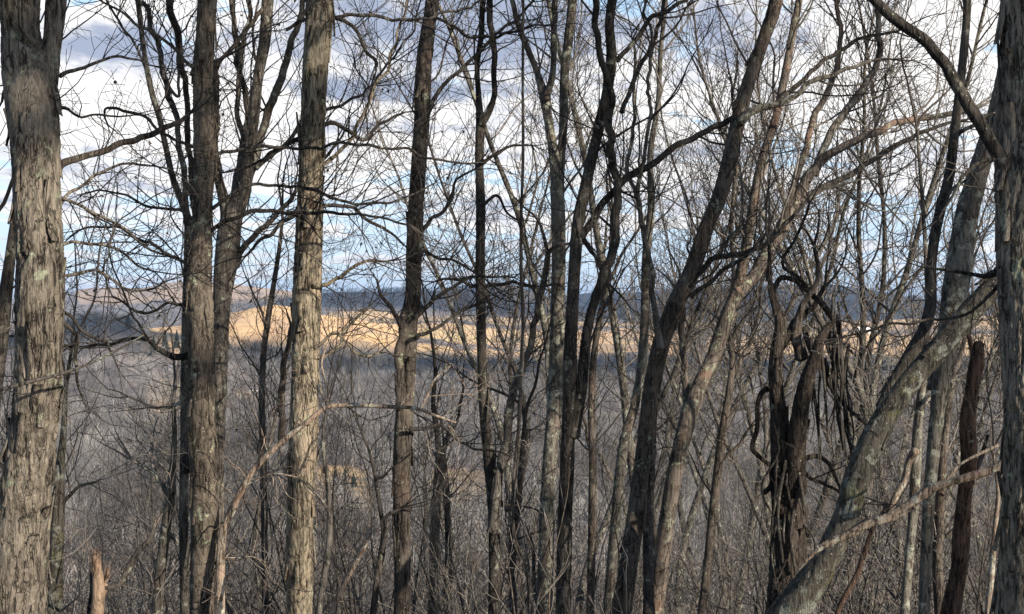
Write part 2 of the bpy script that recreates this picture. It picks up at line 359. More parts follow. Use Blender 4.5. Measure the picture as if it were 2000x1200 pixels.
M['twig_red'] = twig_mat('reddish_twig_bark', (0.085, 0.074, 0.068), (0.20, 0.18, 0.168))
M['wood_far'] = twig_mat('far_wood_bark', (0.155, 0.142, 0.138), (0.25, 0.228, 0.215))

def wood_mat():
    m, w = new_mat('far_wood_bark'); g = w.n('ShaderNodeNewGeometry').outputs['Position']
    c = w.mix(w.ss(w.noise(g, 0.045, 6, 0.8), 0.38, 0.62), (0.072, 0.070, 0.071), (0.29, 0.278, 0.268))
    c = w.mix(w.m('MULTIPLY', w.ss(w.noise(g, 0.012, 5, 0.65), 0.46, 0.58), .75), c, (0.075, 0.070, 0.068))
    finish(w, c, 0.9); return m
M['wood_far'] = wood_mat()
def ground_mat():
    m, w = new_mat('leaf_litter_and_fields')
    g = w.n('ShaderNodeNewGeometry').outputs['Position']
    fa = w.n('ShaderNodeAttribute', attribute_name='field').outputs['Fac']
    fh = w.n('ShaderNodeAttribute', attribute_name='hue').outputs['Fac']
    leaf = w.mix(w.ss(w.noise(g, 14, 5, 0.7), 0.35, 0.65), (0.06, 0.042, 0.030), (0.22, 0.155, 0.105))
    leaf = w.mix(w.ss(w.noise(g, 0.05, 4, 0.6), 0.4, 0.6), leaf, (0.15, 0.12, 0.10))
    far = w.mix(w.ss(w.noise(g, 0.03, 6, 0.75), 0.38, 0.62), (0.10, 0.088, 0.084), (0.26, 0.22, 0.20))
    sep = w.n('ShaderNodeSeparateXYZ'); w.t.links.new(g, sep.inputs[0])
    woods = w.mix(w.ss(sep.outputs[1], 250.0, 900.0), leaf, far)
    gold = w.mix(fh, (0.79, 0.51, 0.245), (0.50, 0.44, 0.23))
    gold = w.mix(w.ss(w.noise(g, 0.012, 5, 0.65), 0.38, 0.62), gold, (0.74, 0.50, 0.29))
    gold = w.mix(w.m('MULTIPLY', w.ss(w.noise(g, 0.05, 6, 0.8), 0.49, 0.62), 0.6), gold, (0.34, 0.22, 0.13))
    gold = w.mix(w.m('MULTIPLY', w.ss(w.noise(g, 0.006, 4, 0.6), 0.48, 0.60), 0.6), gold, (0.60, 0.37, 0.19))
    c = w.mix(fa, woods, gold)
    finish(w, c, 1.0, bump=w.noise(g, 9, 4, 0.7), dist=0.05, strength=0.5)
    return m
M['ground'] = ground_mat()
def plain(name, c, rough=0.8):
    m, w = new_mat(name); tc = w.n('ShaderNodeTexCoord')
    finish(w, w.mix(w.ss(w.noise(tc.outputs['Object'], 1.5, 4, 0.6), 0.3, 0.7), c, tuple(v * 0.8 for v in c)), rough); return m

# ------------------------------------------------------------------ the ground: one sheet out to the horizon
# fields, and hill woods painted sunlit gold, as convex quads in photo pixels on the valley floor: (px0, px1, D0, D1, hue)
FIELDS_AND_SUNLIT_WOODS = [(290, 800, 1440, 2300, 0.0), (800, 1130, 1560, 1760, 0.15), (800, 1130, 1840, 2350, 0.6), (1130, 1340, 1750, 2350, 0.0),
          (1340, 1800, 1500, 1680, 0.0), (1380, 1560, 1760, 2200, 0.1), (1580, 1950, 1760, 2500, 0.25), (640, 1400, 2500, 3100, 0.35),
          (1350, 2050, 2650, 3500, 0.1), (622, 718, 490, 600, 0.3, .62), (845, 955, 490, 600, 0.8, .42), (295, 380, 850, 1010, 0.8, .5), (280, 420, 1120, 1240, 0.05),
          (150, 640, 4700, 5600, 0.0, .45), (980, 1075, 3700, 4100, 0.0, .6), (265, 470, 1240, 1700, 0.0, .8), (470, 520, 985, 1030, 0.5)]  # far ridge, hill and left slope: sunlight on woods put into the colour
def field_at(x, y):
    px = 1000 + x / np.maximum(y, 1) * FPX; r = y
    f = np.zeros_like(x); hue = np.zeros_like(x)
    wob = 22 * vn(r / 130.0, px / 50.0, 3); wor = 0.03 * r * vn(px / 45.0, r / 300., 4)
    for a, b, d0, d1, h, *st in FIELDS_AND_SUNLIT_WOODS:
        k = (px + wob * (1400.0 / (1400 + r)) > a) & (px + wob * .5 < b) & (r + wor > d0) & (r + wor < d1) & (y > 100)
        f[k] = (st[0] if st else 1) * np.clip(1.0 + 0.5 * vn(x / 45., y / 70., 31) + .3 * vn(x / 16., y / 25., 32), .35, 1)[k]; hue[k] = h
    return f, hue
def build_ground():
    az = np.concatenate([np.radians(np.arange(-180, -30, 3.0)), np.radians(np.arange(-30, 30, 0.12)), np.radians(np.arange(30, 180, 3.0))])
    r = np.concatenate([np.arange(0.4, 12, 0.25), 12 * 1.0165 ** np.arange(0, 460)]); r = r[r < 21000]
    A, Rr = np.meshgrid(az, r)
    X = Rr * np.sin(A); Y = Rr * np.cos(A); Z = ground_z(X, Y)
    n, m = X.shape
    V = np.stack([X, Y, Z], -1).reshape(-1, 3); V = np.vstack([V, [[0, 0, 0]]])
    i = np.arange(n - 1)[:, None]; k = np.arange(m)[None, :]; k2 = (k + 1) % m
    F = np.stack([i * m + k, i * m + k2, (i + 1) * m + k2, (i + 1) * m + k], -1).reshape(-1, 4)[:, ::-1]
    k = np.arange(m); T = np.stack([np.full(m, n * m), k, (k + 1) % m], -1)[:, ::-1]
    f, hue = field_at(V[:, 0], V[:, 1])
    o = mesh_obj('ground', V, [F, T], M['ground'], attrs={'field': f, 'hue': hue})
    tag(o, 'wooded slope and valley ground running out to far hills', kind='structure')
build_ground()

# ------------------------------------------------------------------ far woods: bare trees too many to count
def far_tree(rg, nst, seg, H):
    ps = [([(0, 0, 0), (0, 0, H * 0.5), (rg.uniform(-.3, .3), 0, H * 0.85)], [0.16, 0.12, 0.05])]
    for _ in range(nst):
        z0 = rg.uniform(0.12, 0.75) * H; a = rg.uniform(0, 6.28); L = rg.uniform(0.16, 0.36) * H; e = rg.uniform(0.5, 1.3)
        p = np.array([rg.gauss(0, H * .09), rg.gauss(0, H * .09), z0]); d = np.array([math.cos(a) * math.cos(e), math.sin(a) * math.cos(e), math.sin(e)])
        pts = [p + d * L * k / seg + np.array([0, 0, 0.05 * L * (k / seg) ** 2]) + (np.array([rg.gauss(0, .25), rg.gauss(0, .25), 0]) if k else 0) for k in range(seg + 1)]
        ps.append((pts, [0.06 * (1 - 0.8 * k / seg) + 0.012 for k in range(seg + 1)]))
    return tubes(ps, 3)
def scatter_wood(name, label, pts, nst, seg, Hr, widen=1.0, mat='wood_far', seed=1):
    rg = random.Random(seed); protos = [far_tree(rg, nst, seg, 1 * 12.0) for _ in range(6)]
    pts = np.asarray(pts); z = ground_z(pts[:, 0], pts[:, 1])
    rs = np.random.RandomState(seed); Vs, Fs, off = [], [], 0
    which = rs.randint(0, 6, len(pts)); sc = rs.uniform(*Hr, len(pts)) / 12.0; an = rs.uniform(0, 6.28, len(pts))
    for k, (PV, PF) in enumerate(protos):
        idx = np.nonzero(which == k)[0]
        if not len(idx): continue
        c, s = np.cos(an[idx])[:, None], np.sin(an[idx])[:, None]; S = sc[idx][:, None]
        X = (PV[None, :, 0] * c - PV[None, :, 1] * s) * S * widen + pts[idx, 0][:, None]; Y = (PV[None, :, 0] * s + PV[None, :, 1] * c) * S * widen + pts[idx, 1][:, None]
        Z = PV[None, :, 2] * S + z[idx][:, None] - 0.2
        Vs.append(np.stack([X, Y, Z], -1).reshape(-1, 3)); nv = len(PV)
        Fs.append((PF[None] + (off + np.arange(len(idx)) * nv)[:, None, None]).reshape(-1, 4)); off += nv * len(idx)
    o = mesh_obj(name, np.concatenate(Vs), np.concatenate(Fs), M[mat], smooth=False)
    return tag(o, label, kind='stuff')
def wood_points(d0, d1, spacing, seed, pxr=(-180, 2180), keep=None):
    rs = np.random.RandomState(seed); hw = max(abs(pxr[0] - 1000), abs(pxr[1] - 1000)) / FPX
    n = int((d1 * d1 - d0 * d0) * hw / spacing ** 2); y = np.sqrt(rs.uniform(d0 * d0, d1 * d1, n)); x = rs.uniform(-1, 1, n) * hw * y
    f, _ = field_at(x, y); ok = (f < 0.33)
    if keep is not None: ok &= keep(x, y)
    return np.stack([x[ok], y[ok]], -1)
scatter_wood('hillside_woods', 'bare grey trees covering the lower slope and the valley edge', wood_points(130, 340, 6.5, 1), 46, 3, (8, 13), seed=2)
scatter_wood('valley_woods', 'bare grey wood filling the shaded valley floor', wood_points(340, 760, 6.0, 3), 30, 2, (9, 16), seed=4)
scatter_wood('far_valley_woods', 'violet grey wood across the far side of the valley', wood_points(760, 1500, 8.5, 5), 20, 1, (9, 15), 1.2, seed=6)
scatter_wood('field_edge_woods', 'tree lines between the golden fields', wood_points(1500, 3600, 21.0, 7), 18, 1, (9, 15), 1.5, seed=8)

def hedge_points():
    rg = random.Random(9); o = []
    for k in range(46):
        px = rg.uniform(350, 1950); D = rg.uniform(1380, 3300); x0, y0 = gp(px, D); L = rg.uniform(80, 420); a = rg.choice([0.08, -0.1, 1.35, 1.7]) + rg.gauss(0, .12)
        for i in range(int(L / 6)):
            if rg.random() < .8: o.append((x0 + math.cos(a) * i * 6 + rg.gauss(0, 3), y0 + math.sin(a) * i * 6 + rg.gauss(0, 3)))
    for k in range(520): px = rg.uniform(380, 1950); D = rg.uniform(1400, 3300); o.append(gp(px, D))
    return o
def gp(px, D): return ((px - 1000) / FPX * D, D)
scatter_wood('hedgerows', 'hedgerows and scattered trees across the golden fields', hedge_points(), 26, 1, (5, 12), 1.4, seed=12)
scatter_wood('ridge_woods', 'woods on the far ridges', wood_points(3500, 5200, 26.0, 17), 14, 1, (10, 16), 2.2, seed=18)
# evergreens among the bare valley trees
M['fir'] = twig_mat('evergreen_needles', (0.018, 0.030, 0.020), (0.035, 0.050, 0.030))
def evergreen(px, py_base, D, H, label):
    x = (px - 1000) / FPX * D; z = gz(x, D); rg = random.Random(px)
    t = thing('evergreen_tree', label, 'tree', (x, D, z), 'dark evergreens in the valley')
    V, F = tubes([([(0, 0, -0.3), (0, 0, H * 0.9)], [0.22, 0.05])], 6); mesh_obj('trunk', V, F, M['brown'], parent=t)
    ps = []
    for k in range(420):
        q = rg.random() ** 0.7; zz = H * (0.10 + 0.9 * q); rr = (1 - q) * H * 0.26 + 0.2; a = rg.uniform(0, 6.28); l = rr * rg.uniform(0.6, 1.1)
        c, s = math.cos(a), math.sin(a); ps.append(([(c * l * .15, s * l * .15, zz + l * .1), (c * l * .6, s * l * .6, zz), (c * l, s * l, zz - l * .18)], [0.20, 0.26, 0.05]))
    V, F = tubes(ps, 3); mesh_obj('crown', V, F, M['fir'], parent=t)
for i, (px, D, H) in enumerate([(300, 1090, 17), (322, 1120, 20), (345, 1150, 18), (362, 1120, 15), (280, 1130, 14), (655, 552, 7), (672, 548, 8), (690, 550, 6), (250, 1200, 15), (372, 1090, 19), (445, 1300, 12), (540, 1330, 12)]):
    evergreen(px, 0, D, H, 'small dark evergreen at the near edge of the little sunlit field' if 600 < px < 700 else 'dark evergreen standing in the shaded valley wood on the left')

# farm buildings in the valley
def farm(label, px, D, Lx, Ly, Hw, Hr, rz, wc, rc, name='barn'):
    x = (px - 1000) / FPX * D; z = gz(x, D)
    t = thing(name, label, name, (x, D, z)); t.rotation_euler = (0, 0, rz)
    a, b = Lx / 2, Ly / 2
    V = np.array([(-a, -b, -1), (a, -b, -1), (a, b, -1), (-a, b, -1), (-a, -b, Hw), (a, -b, Hw), (a, b, Hw), (-a, b, Hw), (-a, 0, Hw + Hr), (a, 0, Hw + Hr)], float)
    mesh_obj('wall', V, [np.array([(0, 1, 5, 4), (2, 3, 7, 6)]), np.array([(1, 2, 6, 9, 5), (3, 0, 4, 8, 7)])], plain(name + '_walls', wc), parent=t, smooth=False)
    e = 0.5; th = 0.25
    V = []
    for sgn in (-1, 1):
        sl_ = Hr / b
        for xx in (-a - e, a + e):
            V += [(xx, 0, Hw + Hr + 0.02), (xx, sgn * (b + e), Hw - sl_ * e + 0.02), (xx, sgn * (b + e), Hw - sl_ * e + th), (xx, 0, Hw + Hr + th)]
    Fq = []
    for o in (0, 8): Fq += [(o, o + 1, o + 2, o + 3), (o + 4, o + 7, o + 6, o + 5)] + [(o + k, o + 4 + k, o + 4 + (k + 1) % 4, o + (k + 1) % 4) for k in range(4)]
    mesh_obj('roof', np.array(V), np.array(Fq), plain(name + '_roofing', rc), parent=t, smooth=False)
    dm = plain(name + '_openings', (0.03, 0.03, 0.035))
    def box(cx, w_, z0, z1, nm):
        V = np.array([(cx + sx * w_ / 2, -b + yy, zz) for sx in (-1, 1) for yy in (-0.06, 0.05) for zz in (z0, z1)])
        mesh_obj(nm, V, np.array([(0, 1, 3, 2), (4, 6, 7, 5), (0, 4, 5, 1), (2, 3, 7, 6), (1, 5, 7, 3), (0, 2, 6, 4)]), dm, parent=t, smooth=False)
    box(0, min(3.5, Lx * .3), 0, Hw * 0.8, 'door')
    for s in (-0.33, 0.33): box(s * Lx, 1.4, Hw * .4, Hw * .75, 'window')
farm('long barn with a white roof among the golden fields at right', 1688, 2480, 26, 12, 5, 5, 0.15, (0.75, 0.72, 0.68), (0.85, 0.85, 0.85))
farm('small pale shed on the shaded valley floor at left centre', 500, 1010, 8, 5, 2.6, 1.4, 0.1, (0.55, 0.5, 0.42), (0.72, 0.68, 0.6), 'shed')
farm('small dark house before the evergreens in the left valley', 340, 1040, 9, 7, 4, 3, 0.4, (0.10, 0.10, 0.12), (0.12, 0.12, 0.15), 'house')

# ------------------------------------------------------------------ clouds added out of frame to shade the near valley and far ridges
def cloud(name, label, foot, alt, thick, seed):
    """foot: ground footprint of the shade (x, y) polygon; the cloud hangs up-sun of it"""
    sh = SUN_DIR / SUN_DIR[2]
    C = np.array(foot, float); c = C.mean(0); n = 96; rings = 10
    ang = np.linspace(0, 2 * math.pi, n, endpoint=False)
    pa = np.arctan2(C[:, 1] - c[1], C[:, 0] - c[0]); rad = []
    m = len(C)
    for a in ang:      # ray against polygon
        d = np.array([math.cos(a), math.sin(a)]); best = 1
        for k in range(m):
            p, q = C[k] - c, C[(k + 1) % m] - c; e = q - p; den = d[0] * e[1] - d[1] * e[0]
            if abs(den) < 1e-9: continue
            t = (p[0] * e[1] - p[1] * e[0]) / den; u = (p[0] * d[1] - p[1] * d[0]) / den
            if t > 0 and 0 <= u <= 1: best = t
        rad.append(best)
    rad = np.array(rad); V = []
    for j in range(rings + 1):
        ph = -math.pi / 2 + math.pi * j / rings; k = math.cos(ph) ** 0.6 if j not in (0, rings) else 0.0; zz = math.sin(ph) * thick * (1.0 if ph > 0 else 0.3)
        bump = 1 + 0.06 * vn(ang * 9 / 2 + seed, np.full(n, j * 0.7), seed)
        rr = rad * k * bump
        V.append(np.stack([c[0] + rr * np.cos(ang), c[1] + rr * np.sin(ang), np.full(n, zz) + (thick * 0.2 * vn(ang * 6, rr / 90., seed + 1) if 0 < j < rings else 0)], -1))
    V = np.concatenate(V) + sh * alt * np.array([1, 1, 1])
    i = np.arange(rings)[:, None]; k = np.arange(n)[None, :]; k2 = (k + 1) % n
    F = np.stack([i * n + k, i * n + k2, (i + 1) * n + k2, (i + 1) * n + k], -1).reshape(-1, 4)
    o = mesh_obj(name, V, F, M['cloud'], origin=tuple(V.mean(0))); tag(o, label, kind='structure')
M['cloud'] = plain('cloud_white', (0.9, 0.9, 0.92))
def gp(px, D): return ((px - 1000) / FPX * D, D)
cloud('cloud', 'cloud bank added out of view to shade the near valley', [gp(-900, 1120), gp(300, 1080), gp(800, 1180), gp(1300, 1120), gp(2900, 1160), gp(2400, 1480), gp(1500, 1480), gp(1100, 1530), gp(800, 1500), gp(640, 1330), gp(420, 1220), gp(255, 1220), gp(120, 1300), gp(-500, 1400)], 3000, 60, 3)
cloud('cloud', 'cloud added out of view to shade the far blue ridges', [gp(620, 3150), gp(1200, 3250), gp(2600, 3900), gp(2600, 7600), gp(1000, 7600), gp(600, 4600)], 3400, 80, 5)

# ------------------------------------------------------------------ traced trees
def rows(txt, d, drift=0.0, seed=0):
    """'px,py,w[,dd]' triples of the photograph at depth d -> rows (x,y,z,r)"""
    out = []; rg = random.Random(seed); it = [tuple(float(v) for v in q.split(',')) for q in txt.split()]
    ph = rg.uniform(0, 6); L = 0
    for i, q in enumerate(it):
        if i: L += math.hypot(q[0] - it[i - 1][0], q[1] - it[i - 1][1]) / FPX * d
        dd = d + drift * L + (0.12 * math.sin(ph + L * 1.7) - 0.12 * math.sin(ph) if i else 0)
        p = P(q[0], q[1], dd); out.append([p[0], p[1], p[2], q[2] / 2 / FPX * dd])
    return out
def to_ground(R_, flare=1.35):
    """carry a trunk (rows base first) down into the ground"""
    a, b = R_[0], R_[1]; L = math.dist(a[:3], b[:3]); sl_ = [(a[k] - b[k]) / L for k in range(3)]
    x, y, z, r = a; k = 0.0; ext = []
    g = gz(x, y); steps = 4; drop = z - g + 0.25
    if drop <= 0.1: return R_
    for i in range(1, steps + 1):
        q = i / steps; h = drop * q; lean = h * (1 - 0.5 * q)
        ext.append([x + sl_[0] / max(0.4, -sl_[2]) * lean * 0.8, y, z - h, r * (1 + (flare - 1) * q ** 3 + 0.06 * q)])
    ext[-1][2] = gz(ext[-1][0], ext[-1][1]) - 0.2
    return ext[::-1] + R_
def extend_up(R_, L, seed, taper=0.25):
    a, b = R_[-1], R_[-2]; l = math.dist(a[:3], b[:3]); d = np.array([(a[k] - b[k]) / l for k in range(3)]); p = np.array(a[:3]); r = a[3]
    rg = random.Random(seed); n = max(3, int(L / 0.5)); o = list(R_)
    for i in range(1, n + 1):
        d = d + np.array([rg.gauss(0, .09), rg.gauss(0, .09), 0.04]); d /= np.linalg.norm(d); p = p + d * L / n
        o.append([*p, r * (1 - (1 - taper) * i / n)])
    return o
def sprout(path, dens, Lr, lvl, rg, out, S=TW, s0=0.0, s1=1.0, up=0.3, rf=0.35):
    """side branches along a path"""
    C = path[:, :3]; s = np.concatenate([[0], np.cumsum(np.linalg.norm(np.diff(C, axis=0), axis=1))]); tot = s[-1]
    n = int(tot * (s1 - s0) * dens * 1.7 + rg.random()); T = np.gradient(C, axis=0)
    for _ in range(n):
        q = rg.uniform(s0, s1) * tot; i = min(len(C) - 1, int(np.searchsorted(s, q))); d = around(unit(T[i]), rg.uniform(0.7, 1.4), rg)
        d = unit((d[0], d[1] * 0.8, d[2] + up)); L = rg.uniform(*Lr) * (1.0 + .6 * rg.random())
        grow(tuple(C[i]), d, L, min(path[i, 3] * 0.6, max(0.0035, 0.0068 * L + 0.0014)) , lvl, rg, out, S)

CURL = dict(wig=0.38, trop=0.03, gap=0.13, step=0.06, ratio=0.45, spread=(0.5, 1.25), kmin=0.12, rmin=0.0020)
def build_tree(name, label, cat, d, mat, trunk, limbs=(), vines=(), top=5.0, amp=None, plates=0, twd=2.2, twl=(0.5, 1.6), lvl=2, tmat='twig', seed=1, du=None, ground=True, flow=None, S=TW, low=0.35, furrow=0.055, crown_top=True, drift=0.0):
    rg = random.Random(seed); base = rows(trunk, d, drift, seed)
    last_py = float(trunk.split()[-1].split(',')[1])
    if ground: base = to_ground(base)
    if top and last_py <= 15: base = extend_up(base, top, seed)
    px = d / 1406.0
    du = du or max(0.0085, px * 1.1); path = smooth_path(base, max(0.016, px * 1.6)); rmed = float(np.median(path[:, 3]))
    amp = amp if amp is not None else min(0.010, rmed * 0.09)
    b0 = path[0]; loc = (float(b0[0]), float(b0[1]), float(b0[2] + 0.2) if ground else float(b0[2]))
    root = thing(name, label, cat, loc)
    V, F = bark_tube(path, du, 0, amp, seed, plates, furrow); mesh_obj('trunk', V, F, M[mat], loc, root)
    tw = []
    for j, lb in enumerate(limbs):
        txt, opt = (lb if isinstance(lb, tuple) else (lb, {}))
        R_ = rows(txt, d + opt.get('dd', 0.0), opt.get('drift', rg.uniform(-0.12, 0.25)), seed * 31 + j); lp = float(txt.split()[-1].split(',')[1])
        if lp <= 15: R_ = extend_up(R_, opt.get('ext', 3.0), seed + j, 0.2)
        pth = smooth_path(R_, max(0.02, px * 2)); m_ = M[opt.get('mat', mat)]
        rr = float(np.median(pth[:, 3])); sa = np.concatenate([[0], np.cumsum(np.linalg.norm(np.diff(pth[:, :3], axis=0), axis=1))]); pth[:, 3] *= 1 + 0.25 * np.exp(-sa / (0.03 + 2 * rr))
        if rr < 0.045: # a crooked limb
            w = np.cumsum(np.array([[rg.gauss(0, 1) for _ in range(3)] for _ in range(len(pth))]), 0); w -= np.linspace(0, 1, len(w))[:, None] * w[-1]
            ker = np.ones(5) / 5; w = np.stack([np.convolve(w[:, k], ker, 'same') for k in range(3)], 1); w *= np.sin(np.linspace(0, math.pi, len(w)))[:, None] ** 0.5
            pth[:, :3] += w * (0.011 if rr < 0.02 else 0.008)
        V, F = bark_tube(pth, du, 0, min(0.007, rr * 0.10), seed * 3 + j, 0, min(furrow, rr * 1.2)) ; mesh_obj('limb', V, F, m_, loc, root)
        sprout(pth, opt.get('twd', twd * 1.5), opt.get('twl', twl), opt.get('lvl', lvl), rg, tw, opt.get('S', S), 0.08, 1.0, opt.get('up', 0.25))
        e = pth[-1]; dd_ = unit(pth[-1, :3] - pth[-3, :3])
        if e[3] < 0.03 and opt.get('tip', True):
            for _ in range(2): grow(tuple(e[:3]), around(dd_, 0.35, rg), rg.uniform(0.4, 0.9), float(e[3]) * 0.8, 1, rg, tw, S)
    for j, txt in enumerate(vines):
        R_ = rows(txt, d - 0.12, 0.0, seed * 17 + j); pth = smooth_path(R_, 0.04); V, F = bark_tube(pth, du, 0, 0.001, seed + j, 0, 0.03); mesh_obj('hanging_vine', V, F, M['dark'], loc, root)
    sprout(path, twd, twl, lvl, rg, tw, S, low, 1.0, 0.2)
    if not top and ground and last_py > 15:
        e = path[-1]; dv = unit(path[-1, :3] - path[-4, :3])
        for _ in range(2): grow(tuple(e[:3]), around(dv, .25, rg), rg.uniform(1.0, 1.8), float(e[3]) * .9, 2, rg, tw, TW)
    if crown_top and top and last_py <= 15:
        k = 1 - top / max(top + 0.1, float(np.sum(np.linalg.norm(np.diff(path[:, :3], axis=0), axis=1))))
        sprout(path, 2.5, (1.2, 2.8), 2, rg, tw, TW, k, 1.0, 0.5)
    if tw:
        V, F = join([twig_mesh(tw), leaves(tw, rg, .06 if S is CURL else .01)]); mesh_obj('crown', V, F, M[tmat], loc, root)
    return root

T = 'tree'
def tangle():
    rg = random.Random(5); o = []
    for k in range(17):
        x = rg.uniform(1585, 1652); y = rg.uniform(575, 690) ; L = rg.uniform(90, 290); w_ = rg.choice([3, 4, 5, 6, 8]); n = 5; dx = rg.gauss(6, 22) ; pt = []
        for i in range(n + 1): pt.append('%.0f,%.0f,%.1f,%.2f' % (x + dx * (i / n) ** 1.5 + rg.gauss(0, 4), y + L * i / n, max(1.6, w_ * (1 - .7 * i / n)), 0))
        o.append(' '.join(pt))
    for k in range(9):
        x = rg.uniform(1500, 1560); y = rg.uniform(820, 1000); o.append('%.0f,%.0f,5 %.0f,%.0f,5 %.0f,%.0f,4 %.0f,%.0f,3' % (x, y, x + rg.gauss(0, 15), y + 60, x + rg.gauss(0, 25), y + 130, x + rg.gauss(10, 30), y + 210))
    return o
build_tree('shagbark_tree', 'thickest shaggy trunk at far left, a second stem pressed against its top', T, 9, 'shag',
    '33,1200,105 46,1000,96 58,900,90 70,800,86 76,700,84 77,600,89 78,500,87 74,400,84 72,300,86 64,200,94 52,130,84 42,60,70 38,0,72',
    [('84,230,34 96,160,36 102,100,36 108,50,38 112,0,40', dict(twd=1)),
     ('112,330,15 130,318,13 200,300,12 270,262,12 330,240,10 372,222,6', dict(mat='brown', twd=1.5, twl=(.2, .5), lvl=1, drift=0.2)),
     ('118,150,8 150,130,7 190,118,6 240,118,5 290,128,4', dict(twd=5, twl=(.2, .6), lvl=1)),
     ('100,210,6 150,208,5 200,225,4 260,226,3', dict(twd=5, twl=(.15, .5), lvl=1)),
     ('100,380,6 150,400,6 220,430,6 270,470,5 330,500,4 360,515,3', dict(twd=7, twl=(.3, .9), S=CURL)),
     ('110,620,8 150,655,8 158,720,7 165,790,4', dict(mat='dark', twd=5, S=CURL, twl=(.2, .6))),
     ('100,600,7 170,640,6 210,680,5 230,720,3', dict(mat='dark', twd=6, S=CURL, twl=(.2, .6))),
     ('110,420,6 160,360,6 210,330,5 270,322,4 330,330,3', dict(twd=8, twl=(.25, .7), S=CURL)),
     ('110,540,6 170,530,6 220,560,5 280,565,4 330,548,3', dict(twd=8, twl=(.3, .8), S=CURL)),
     ('112,480,6 170,470,6 240,500,5 300,530,4', dict(twd=8, twl=(.3, .8), S=CURL)),
     ('60,90,12 30,150,8 5,200,5', dict(twd=3))],
    top=6, amp=0.019, plates=190, twd=1.2, twl=(.3, .9), seed=3, S=CURL, furrow=0.06, du=0.0075)
build_tree('tree', 'dark leaning stem half hidden behind the left side of the thickest left trunk', T, 11, 'dark',
    '-60,1200,30 -30,900,30 -5,700,32 5,620,30 18,520,22 30,430,16 50,330,14 60,200,12 60,0,10', ['-2,640,20 -30,560,26 -40,400,24 -60,0,20'], seed=5, twd=1, top=4)
build_tree('tree', 'dark trunk with lichen knobs and a black swelling on its lower left side', T, 11.5, 'dusky',
    '397,1200,54 398,1100,53 399,1000,51 396,900,49 393,800,50 392,700,46 391,600,47 389,550,46 393,470,38 396,400,34 402,300,42 399,200,38 398,150,38 402,80,36 405,0,34',
    [('388,470,12 378,400,10 374,300,11 373,200,11 369,100,13 365,0,14', dict(mat='brown', twd=.5)),
     ('410,330,16 424,250,14 428,150,13 428,60,12 430,0,12', dict(twd=2, mat='dark')),
     ('408,250,10 425,150,9 450,110,8 490,60,8 520,0,8', dict(twd=4)),
     ('405,312,8 440,300,7 500,286,7 590,288,6 700,280,6 790,290,5 850,310,5 930,318,4 985,290,3', dict(mat='dark', twd=5.5, twl=(.25, .9), S=CURL)),
     ('400,460,9 430,442,8 500,416,8 600,412,7 720,422,5 800,440,4', dict(mat='dark', twd=6, twl=(.25, .9), S=CURL)),
     ('400,420,8 450,392,7 520,372,6 620,372,6 700,388,5 790,384,4 850,358,3', dict(mat='dark', twd=6, twl=(.25, .9), S=CURL)),
     ('378,692,15 350,695,13 320,685,11 290,665,8 260,655,7 200,660,6 120,655,6 60,650,5 0,658,4', dict(mat='dark', twd=5, twl=(.3, 1.0), S=CURL)),
     ('385,290,6 340,272,6 300,255,6 250,228,6 212,214,5 206,230,4 212,245,3', dict(mat='dark', twd=3, twl=(.1, .4), lvl=1)),
     ('385,520,7 340,500,7 290,470,6 230,440,5 170,445,4 130,470,3', dict(mat='dark', twd=7, twl=(.3, .9), S=CURL)),
     ('385,430,7 340,410,6 280,400,5 220,370,4 160,380,3', dict(mat='dark', twd=8, twl=(.3, .8), S=CURL)),
     ('385,600,7 330,590,6 280,600,5 220,580,4', dict(mat='dark', twd=7, twl=(.3, .9), S=CURL)),
     ('400,160,6 360,110,7 330,80,6 290,50,5 230,10,4', dict(twd=6, twl=(.3, .8))),
     ('390,770,9 350,775,7 300,790,6 250,775,4', dict(mat='deadpale', twd=4, twl=(.2, .6), lvl=1)),
     ('368,918,22 358,905,19 363,890,9', dict(mat='dark', twd=0, tip=False))],
    top=6, amp=0.014, plates=110, twd=1.5, twl=(.3, 1.0), seed=7, S=CURL, furrow=0.05, du=0.0085)
build_tree('tree', 'slim pale trunk peeking out left of the lichen-knobbed trunk, two thin stems above', T, 14, 'grey',
    '359,1200,17 358,1000,18 360,850,17 361,740,17 364,600,17 368,480,17 365,420,15 340,355,12 325,290,11 312,230,11 297,180,11 282,100,10 270,0,10',
    ['368,440,13 360,350,12 347,280,11 332,210,12 318,130,11 303,70,10 285,20,9 270,0,8', '318,130,7 330,170,7 355,190,6 362,130,6 350,60,5 345,0,5',
     ('300,180,5 270,90,5 240,40,5 215,0,4', dict(twd=6, twl=(.3, .9)))], seed=11, twd=2.5, twl=(.4, 1.1), top=4)
build_tree('tree', 'grey trunk just right of the lichen-knobbed trunk, splitting into a fan of stems', T, 14.5, 'grey',
    '422,1200,22 424,1000,22 426,850,24 430,700,30 433,600,34 443,500,46 452,430,42 478,370,26 486,300,24 497,220,22 505,150,20 518,80,22 524,0,22',
    [('448,430,28 436,370,18 425,300,14 417,240,12', dict(twd=3)), ('455,420,24 465,350,16 474,280,14 480,200,12 470,150,11 460,80,10 452,0,9', dict(twd=3)),
     ('478,370,22 495,320,18 515,260,16 540,190,16 560,130,14 580,60,12 590,0,10', dict(twd=3, mat='lichen')),
     ('460,520,14 480,480,12 520,440,10 560,400,8 600,350,7 660,280,5', dict(twd=5, twl=(.4, 1.2))),
     ('486,300,12 470,230,10 478,150,10 474,60,9 468,0,9', dict(twd=3)),
     ('500,330,9 560,280,8 610,230,8 680,200,6 740,150,5 790,60,4 800,0,3', dict(twd=6, twl=(.3, 1.0)))], seed=13, twd=2.2, twl=(.5, 1.3), top=5)
